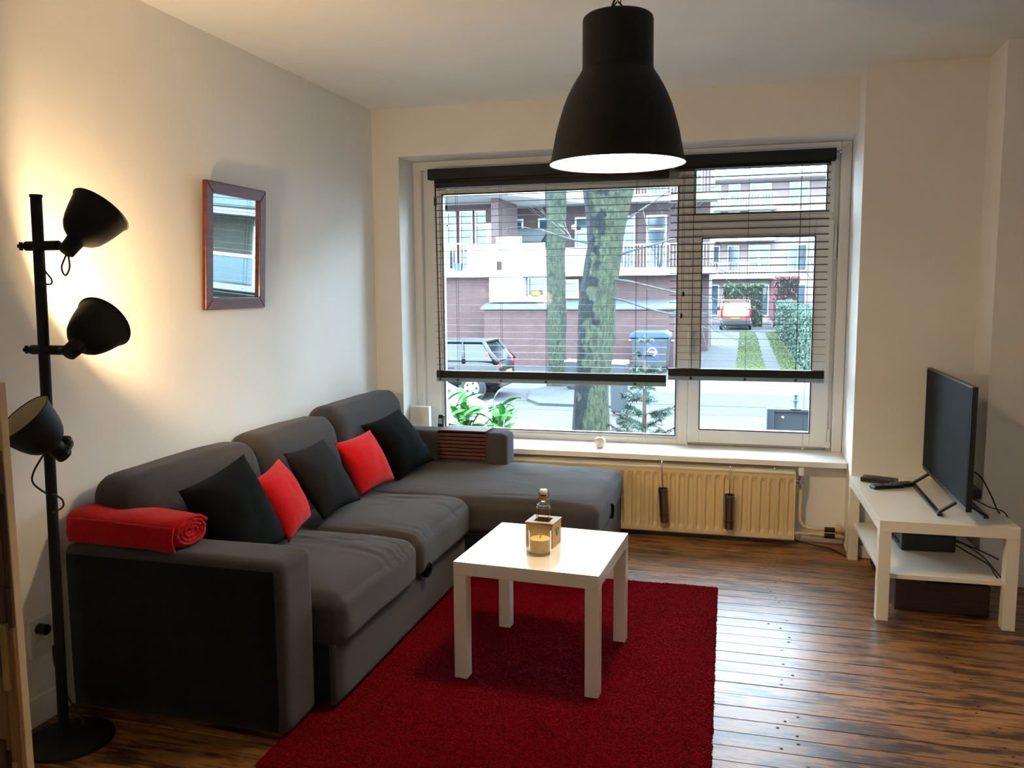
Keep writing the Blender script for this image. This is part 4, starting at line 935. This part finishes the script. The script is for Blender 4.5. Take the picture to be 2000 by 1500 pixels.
b = MB(); trunk(b, [(x+2.46, 0, z-G, r) for x, _, z, r in interp([(-2.44, 0, G, .32), (-2.437, 0, -.9, .25), (-2.457, 0, .166, .242), (-2.476, 0, 1.5, .247), (-2.474, 0, 2.97, .245), (-2.466, 0, 3.7, .26), (-2.46, 0, 5.5, .22)], 50)]); b.obj('trunk', bark2, t, smooth=True)
for (z, d, r, L) in ((3.9, (-.35, .2, 1), .13, 2.6), (5.4, (.4, .2, 1), .12, 2.4), (6.4, (-.2, -.3, 1), .12, 2.4)):
    b = MB(); limb(b, Vector((0, 0, z)), Vector(d), r, L, 4); b.obj('branch', bark2, t, smooth=True)
for i, (x, y, h, sd) in enumerate(((-.3, 27.4, 3.1, 11), (-2.0, 27.5, 3.0, 12), (.8, 25, .75, 15), (.4, 40, 2.2, 13), (6.2, 40, 2.8, 14), (5.5, 30, 2.2, 16), (8.5, 47, 3.0, 17))):
    random.seed(sd); b = MB(); limb(b, Vector((0, 0, 0)), Vector((0, 0, 1)), .07, h, 5 if i < 3 else 4, .25, (2, 4), 5)
    o = b.obj('bare_shrub', twig_m, smooth=True); o.location = (x, y, G)
    tag(o, ('bare twiggy shrub left of the lane, in front of the pale wing', 'bare twiggy shrub left of the lane behind the brick wall', 'bare shrub at the left edge of the lane', 'bare shrub left of the lane near the orange van', 'bare tree behind the hedge on the right of the lane', 'bare twiggy shrub rising from the near end of the hedge', 'distant bare tree far right behind the hedge')[i], 'shrub', 'bare winter shrubs along the lane')
random.seed(21)
def leafy(name, label, cat, x0, x1, y0, y1, z0, z1, n, m, s=.07, group=None):
    b = MB()
    for i in range(n):
        p = Vector((random.uniform(x0, x1), random.uniform(y0, y1), random.uniform(z0, z1)))
        f = random.choice((0, 0, 1, 2, 2))
        if f == 0: p.x = x0+random.uniform(-.06, .08)
        elif f == 1: p.y = y0+random.uniform(-.05, .08)
        else: p.z = z1+random.uniform(-.1, .07)
        q = Euler((random.uniform(0, 6), random.uniform(0, 6), random.uniform(0, 6))).to_matrix(); w = s*random.uniform(.6, 1.3)
        b.quad(p+q @ Vector((-w, 0, 0)), p+q @ Vector((0, -w*.5, 0)), p+q @ Vector((w, 0, 0)), p+q @ Vector((0, w*.5, 0)))
    t = thing(name, label, cat, ((x0+x1)/2, (y0+y1)/2, z0)); c = Vector(t.location)
    fo = b.obj('foliage', m, t); fo.location = -c; stuff(fo)
    MB().box(x0+.1-c.x, x1-.1-c.x, y0+.1-c.y, y1-.1-c.y, 0, z1-.12-z0).obj('twig_core', mat('dark_hedge_core', '#1a2318', .95), t)
leafy('clipped_hedge', 'long green clipped hedge along the right side of the lane', 'hedge', 4.15, 5.0, 21.5, 47, G, .62, 15000, mat('hedge_leaves', '#40584a', .8, col2='#5f7a66', vscale=2))
leafy('red_leaved_shrub', 'reddish shrub behind the hedge at the end of the lane', 'shrub', 4.2, 5.6, 50, 52, G, 2.0, 1500, mat('red_leaves', '#593038', .8, col2='#6b4248', vscale=4), .1)
leafy('round_bush', 'light green bush behind the orange van', 'bush', 1.0, 3.6, 53, 54.5, G, 1.6, 1800, mat('light_green_leaves', '#34492e', .8, col2='#455c3a', vscale=4), .1)
# picket fence left of the van
t = thing('picket_fence', 'pale picket fence left of the orange van', 'fence', (.5, 40, G))
for i in range(9): MB().box(-.04, .04, -.015, .015, 0, 1.9).obj('picket', rail_w, t).location = (0, i*.55, 0)
for z in (.4, 1.5): MB().box(-.02, .02, 0, 4.5, z, z+.1).obj('fence_rail', rail_w, t)

# spruce close to the window
random.seed(5)
t = thing('young_spruce', 'young sparse spruce standing just outside, right of the mossy trunk', 'tree', (1.37, 3.2, G))
MB().tube([(0, 0, 0), (0, 0, 1.2), (-.005, 0, 2.17)], .03, 8, [.04, .025, .005]).obj('trunk', mat('spruce_bark', '#54443a', .9), t, smooth=True)
ned = MB(); brn = MB(); z = .55
def needles(p, q, n):
    d = (q-p); L = d.length; dn = d.normalized()
    for i in range(n):
        c = p+d*((i+random.random())/n); a = dn.orthogonal(); a.rotate(Matrix.Rotation(random.uniform(0, 2*PI), 3, dn)); tip = c+(a*.7+dn*.6).normalized()*random.uniform(.03, .05); s_ = dn.cross(a)*.0032
        ned.quad(c-s_, c+s_, tip+s_*.3, tip-s_*.3)
while z < 2.12:
    R_ = max(.05, (2.2-z)*.34)
    for k in range(7):
        if random.random() < .12: continue
        a = random.uniform(0, 2*PI); L = R_*random.uniform(.7, 1.15); p0 = Vector((0, 0, z)); p1 = p0+Vector((math.cos(a)*L, math.sin(a)*L, L*.28)); pm = (p0+p1)/2+Vector((0, 0, -.04*L))
        brn.tube([p0, pm, p1], .005, 4, [.007, .004, .002]); needles(p0*.7+pm*.3, pm, int(110*L)+6); needles(pm, p1, int(130*L)+8)
        for j in range(int(7*L/.4)+1):
            f = random.uniform(.25, .95); c = p0.lerp(p1, f)+Vector((0, 0, -.04*L*math.sin(f*PI))); s_ = random.choice((-1, 1)); an = a+s_*random.uniform(.6, 1.0); l2 = L*.42*(1.1-f)+.04
            e = c+Vector((math.cos(an)*l2, math.sin(an)*l2, -.02)); brn.tube([c, e], .002, 3); needles(c, e, int(110*l2)+5)
    z += random.uniform(.10, .17)
brn.obj('branches', mat('spruce_twig', '#5f5a3c', .9), t); stuff(ned.obj('needles', mat('spruce_needles', '#274236', .6, col2='#3d5a48', vscale=3), t))
# laurel with large leaves
random.seed(8)
t = thing('laurel_shrub', 'glossy green laurel shrub outside the lower left of the window', 'shrub', (.1, 1.7, G))
lm = MB(); n = 6; gg = []
for i in range(n+1):
    u = i/n; w = .021*math.sin(PI*min(1, u*.92+.06))**.8; gg.append([lm.bm.verts.new((u*.115, s_*w, .016*math.sin(u*2.6)-(.004 if s_ == 0 else 0))) for s_ in (-1, 0, 1)])
for A, B in zip(gg, gg[1:]):
    for j in range(2): lm.bm.faces.new((A[j], A[j+1], B[j+1], B[j]))
lme = lm.mesh('leaf', True); lme.materials.append(mat('laurel_leaf', '#2f7a26', .6, col2='#4f9a3a', spec=.25, vscale=9))
st = MB()
for i in range(26):
    bx, by = random.uniform(-.2, .27), random.uniform(-.12, .12); top_ = Vector((bx+random.uniform(-.06, .08), by+random.uniform(-.05, .05), random.uniform(1.45, 1.70)-max(0, bx-.12)*.5)); bot = Vector((bx*.6, by*.6, 0))
    st.tube([bot, bot.lerp(top_, .6), top_], .004, 5)
    for k in range(10):
        f = 1-k*.028; c = bot.lerp(top_, f); o = bpy.data.objects.new('leaf', lme); COL.objects.link(o); o.parent = t; o.location = c
        o.rotation_euler = (random.uniform(-.5, .5), random.uniform(-.9, .25), k*2.4+random.uniform(-.4, .4)); s_ = random.uniform(1.1, 1.55); o.scale = (s_, s_, s_)
st.obj('stems', mat('green_stem', '#38502a', .7), t, smooth=True)

# ================================================================== OUTSIDE: VEHICLES
tyre = mat('tyre_rubber', '#16181a', .85); hub = mat('silver_wheel', '#8b9196', .35, .5); carglass = mat('car_window_glass', '#151f26', .08, var=.1, spec=.4)
redl = mat('red_tail_light', '#8c1622', .2, coat=.5); yplate = mat('yellow_plate', '#8f762c', .5)
def car(label, loc, rz, paint, L=3.9, w=.84, sc=1, glass=carglass, roofz=1.47, hood=.92, trim=None, van=False):
    t = thing('parked_van' if van else 'parked_car', label, 'van' if van else 'car', loc, rz); t.scale = (sc, sc, sc)
    h = L/2
    # stations: x, z low, z shoulder, half width
    if van: ST = [(-h, .32, 1.0, w*.95), (-h+.06, .26, 1.08, w), (-1, .24, 1.08, w), (.4, .24, 1.06, w), (1.1, .24, 1.02, w), (h-.25, .26, .9, w*.95), (h, .35, .66, w*.82)]
    else: ST = [(-h, .42, .80, w*.84), (-h+.07, .30, .98, w*.93), (-h+.5, .24, 1.0, w), (-.3, .22, .97, w), (.55, .22, .95, w), (.95, .22, hood, w*.99), (h-.45, .24, hood-.1, w*.95), (h-.1, .28, hood-.28, w*.85), (h, .36, hood-.42, w*.74)]
    b = MB(); rings = []
    for (x, zl, zs, ww) in ST:
        pr = [(-ww*.9, zl), (-ww, zl+.12), (-ww*1.0, (zl+zs)/2), (-ww*.97, zs-.06), (-ww*.88, zs), (0, zs+.03), (ww*.88, zs), (ww*.97, zs-.06), (ww, (zl+zs)/2), (ww, zl+.12), (ww*.9, zl)]
        rings.append([b.bm.verts.new((x, y, z)) for y, z in pr])
    for A, B in zip(rings, rings[1:]):
        for k in range(11): b.bm.faces.new((A[k], A[(k+1) % 11], B[(k+1) % 11], B[k]))
    b.bm.faces.new(rings[0]); b.bm.faces.new(rings[-1][::-1])
    bd = b.obj('body', paint, t, autosmooth=D(40)); sb_ = bd.modifiers.new('sub', 'SUBSURF'); sb_.levels = 2; sb_.render_levels = 2
    zb = .93
    if van: CB = [(-h+.02, -h+.08, .99, .93), (h-1.05, h-1.75, .97, .90)]
    # cabin: bottom x, top x, half width bottom/top
    x0b, x0t, x1b, x1t = (-h+.03, -h+.10, h-.55, h-1.35) if van else (-h+.06, -h+.48, 1.05, .15)
    wb, wt = w*.93, w*(.86 if van else .70)
    zt = roofz-.05
    c = MB(); lo = [(x0b, -wb), (x1b, -wb), (x1b, wb), (x0b, wb)]; hi = [(x0t, -wt), (x1t, -wt), (x1t, wt), (x0t, wt)]
    lv = [c.bm.verts.new((x, y, zb)) for x, y in lo]; hv = [c.bm.verts.new((x, y, zt)) for x, y in hi]
    c.bm.faces.new(lv[::-1]); c.bm.faces.new(hv)
    for k in range(4): c.bm.faces.new((lv[k], lv[(k+1) % 4], hv[(k+1) % 4], hv[k]))
    c.obj('cabin_glass', glass if not van else paint, t, bevel=.05)
    if van:
        MB().prism([(-w*.80, .86), (w*.80, .86), (w*.72, 1.70), (-w*.72, 1.70)], 'x', -h-.02, -h+.12).obj('rear_window', glass, t, bevel=.04)
        for s_ in (-1, 1): MB().box(-h-.03, -h+.1, s_*w*.98-.12*(s_ > 0), s_*w*.98+.12*(s_ < 0), .75, 1.25).obj('tail_light', redl, t, bevel=.03)
        for s_ in (-1, 1): MB().box(.55, .72, s_*(w+.2)-.12, s_*(w+.2)+.12, 1.15, 1.4).obj('wing_mirror', blackp, t, bevel=.05)
        MB().box(-h-.05, -h+.2, -w*.98, w*.98, .28, .66).obj('bumper', mat('dark_bumper', '#23262a', .7), t, bevel=.06)
        MB().box(-h-.06, -h-.04, -.26, .26, .68, .79).obj('number_plate', yplate, t)
    r = MB(); n = 5
    r.prism([(x0t-.06, -wt-.03), (x1t+.05, -wt-.03), (x1t+.05, wt+.03), (x0t-.06, wt+.03)], 'z', zt-.02, roofz); r.obj('roof', paint, t, bevel=.045, bseg=3)
    for s_ in (-1, 1):
        for (xb, xt, ww) in ((x0b+.02, x0t, .07), (x1b, x1t, .045), ((-.15, -.1, .04) if not van else (.3, .25, .05)), ((-1.0, -.92, .05) if not van else (-.6, -.6, .08))):
            MB().tube([(xb, s_*wb, zb-.02), ((xb+xt)/2, s_*((wb+wt)/2+.005), (zb+zt)/2), (xt, s_*wt, zt)], ww, 8, [ww*1.1, ww*.8, ww*.8]).obj('roof_pillar', paint, t, smooth=True)
    for sx in (-1, 1):
        for s_ in (-1, 1):
            cx = sx*(h-.72) if not van else sx*(h-.8); cy = s_*(w-.02)
            MB().lathe([(.34, -.10), (.36, -.06), (.36, .0), (.0001, .01)], 28, frame_mtx((0, s_, 0), (cx, cy, .30))).obj('wheel_arch', blackp, t, autosmooth=AS)
            wl = MB().lathe([(.19, -.1), (.28, -.1), (.30, -.06), (.30, .02), (.27, .045), (.20, .045)], 28, frame_mtx((0, s_, 0), (cx, cy, .30))).obj('wheel', tyre, t, smooth=True)
            hc = MB().lathe([(.205, .03), (.20, .05), (.16, .052), (.05, .06), (.0001, .062)], 28, frame_mtx((0, s_, 0), (cx, cy, .30))).obj('hubcap', hub, wl, autosmooth=AS)
            for k in range(5):
                a = 2*PI*k/5; m_ = frame_mtx((0, s_, 0), (cx, cy, .30)) @ Matrix.Rotation(a, 4, 'Z')
                MB().box(.10, .155, -.028, .028, .052, .0575, m_).obj('hub_slot', tyre, wl, bevel=.008)
    if not van:
        for s_ in (-1, 1):
            MB().prism([(-h+.02, .78), (-h+.26, .80), (-h+.40, 1.18), (-h+.26, 1.20), (-h+.06, .98)], 'y', s_*(w*.78)-.07, s_*(w*.78)+.07).obj('tail_light', redl, t, bevel=.02)
            MB().box(-h-.01, -h+.08, s_*w*.74-.13, s_*w*.74+.13, .42, .48).obj('reflector', redl, t, bevel=.01)
            MB().box(.72, .90, s_*(w+.09)-.1, s_*(w+.09)+.1, .96, 1.1).obj('wing_mirror', paint if not trim else trim, t, bevel=.04)
            MB().box(-.75, -.55, s_*w*1.0-.012, s_*w*1.0+.012, .78, .81).obj('door_handle', paint, t, bevel=.006)
            MB().prism([(h-.75, .70), (h-.12, .52), (h-.14, .62), (h-.62, .80)], 'y', s_*w*.78-.06, s_*w*.78+.06).obj('head_light', mat('clear_head_light', '#c8ced2', .1), t, bevel=.02)
        MB().box(-h-.02, -h+.1, -w*.78, w*.78, .30, .5).obj('bumper', mat('dark_bumper', '#23262a', .7), t, bevel=.05)
        MB().box(-h-.025, -h-.0, -.26, .26, .60, .71).obj('number_plate', yplate, t)
    return t
car('dark blue-black hatchback parked across the street, tail towards the trees', (-5.05, 14.6, G), PI, mat('black_car_paint', '#13181d', .3, spec=.25, coat=.15, coat_rough=.04, var=.03), sc=.95)
car('white car parked close outside, behind the laurel shrub', (-1.72, 4.75, G), 0, mat('white_car_paint', '#dfe3e6', .2, coat=1, coat_rough=.04, var=.02), trim=blackp, hood=.99)
car('orange and white van parked at the end of the lane', (1.82, 50.4, G), PI/2, mat('orange_van_paint', '#93402a', .3, coat=.6, var=.05), L=4.2, w=.93, roofz=1.86, van=True, glass=mat('pale_van_rear_glass', '#dfe3e6', .15))

# ================================================================== OUTSIDE: BINS AND GATE
t = thing('recycling_container', 'large dark recycling container with blue lid and sticker against the brick wall', 'container', (-.47, 21.4, G))
MB().prism([(-.5, .18), (.5, .18), (.58, 1.08), (-.58, 1.08)], 'y', -.48, .48).obj('body', mat('dark_bin_plastic', '#18242b', .6), t, bevel=.04)
MB().prism([(-.62, 1.08), (.62, 1.08), (.60, 1.2), (.45, 1.3), (-.45, 1.3), (-.6, 1.2)], 'y', -.54, .54).obj('lid', mat('blue_bin_lid', '#123a5e', .5), t, bevel=.03)
sk = MB().box(-.22, .30, -.492, -.478, .42, .92).obj('sticker', mat('blue_sticker', '#0c2670', .5, var=.03), t)
MB().torus((.08, -.495, .66), .125, .02, 28, 6).obj('ring_emblem', mat('white_print', '#e4e8ee', .5), sk); MB().box(-.08, .24, -.503, -.493, .635, .685).obj('emblem_bar', mat('white_print', '#e4e8ee', .5), sk)
for x in (-.42, .42): MB().cyl((x, -.35, .09), (x, -.28, .09), .09).obj('caster', tyre, t, autosmooth=AS); MB().cyl((x, .28, .09), (x, .35, .09), .09).obj('caster', tyre, t, autosmooth=AS)
for x in (-.64, .64): MB().cyl((x-.05, 0, .98), (x+.05, 0, .98), .03).obj('trunnion', chrome, t, autosmooth=AS)
def wheelie(label, loc, s):
    t = thing('wheelie_bin', label, 'bin', loc, random.uniform(-.2, .2), 'small wheeled bins by the trees'); t.scale = s
    MB().prism([(-.22, .06), (.22, .06), (.28, .92), (-.28, .92)], 'y', -.26, .28).obj('body', mat('dark_bin_plastic', '#2b3a42', .6), t, bevel=.03)
    MB().prism([(-.30, .92), (.30, .92), (.28, .99), (-.28, .99)], 'y', -.31, .32).obj('lid', mat('grey_bin_lid', '#a9b1b6', .4), t, bevel=.02)
    MB().cyl((-.22, .33, .95), (.22, .33, .95), .02).obj('handle', blackp, t, smooth=True)
    for x in (-.24, .24): MB().cyl((x-.03, .24, .1), (x+.03, .24, .1), .1).obj('wheel', tyre, t, autosmooth=AS)
wheelie('small grey-lidded bin just right of the thick mossy trunk', (-.16, 12.2, G), (.58, .58, 1.15)); wheelie('small grey-lidded bin between the two tree trunks', (-1.9, 16, G+.06), (.55, .55, .76))
t = thing('garden_gate', 'blue-grey panelled gate with a post lamp outside the casement', 'gate', (2.5, 2.5, G))
gp = mat('blue_grey_gate_paint', '#232e36', .6, var=.06, vscale=6)
MB().box(0, .06, -.04, .04, 0, 1.575).obj('post', gp, t, bevel=.006); MB().box(.06, .9, -.015, .015, .05, 1.545).obj('panel', gp, t, bevel=.003); MB().box(.06, .9, -.03, .03, 1.545, 1.572).obj('top_rail', gp, t, bevel=.004)
for x, z in ((.13, 1.50), (.36, 1.49), (.12, 1.37), (.36, 1.40)): MB().lathe([(.012, 0), (.01, .006), (.0001, .008)], 10, frame_mtx((0, -1, 0), (x, -.015, z))).obj('bolt', rail_w, t, smooth=True)
l = MB(); l.lathe([(.0001, 0), (.05, 0), (.052, .008), (.022, .016), (.02, .065), (.045, .07), (.045, .078), (.02, .082), (.02, .118), (.032, .122), (.03, .13), (.0001, .132)], 24, Matrix.Translation((.235, 0, 1.572))); l.obj('post_lamp', mat('grey_lamp_metal', '#5b646a', .4, .3), t, autosmooth=AS)
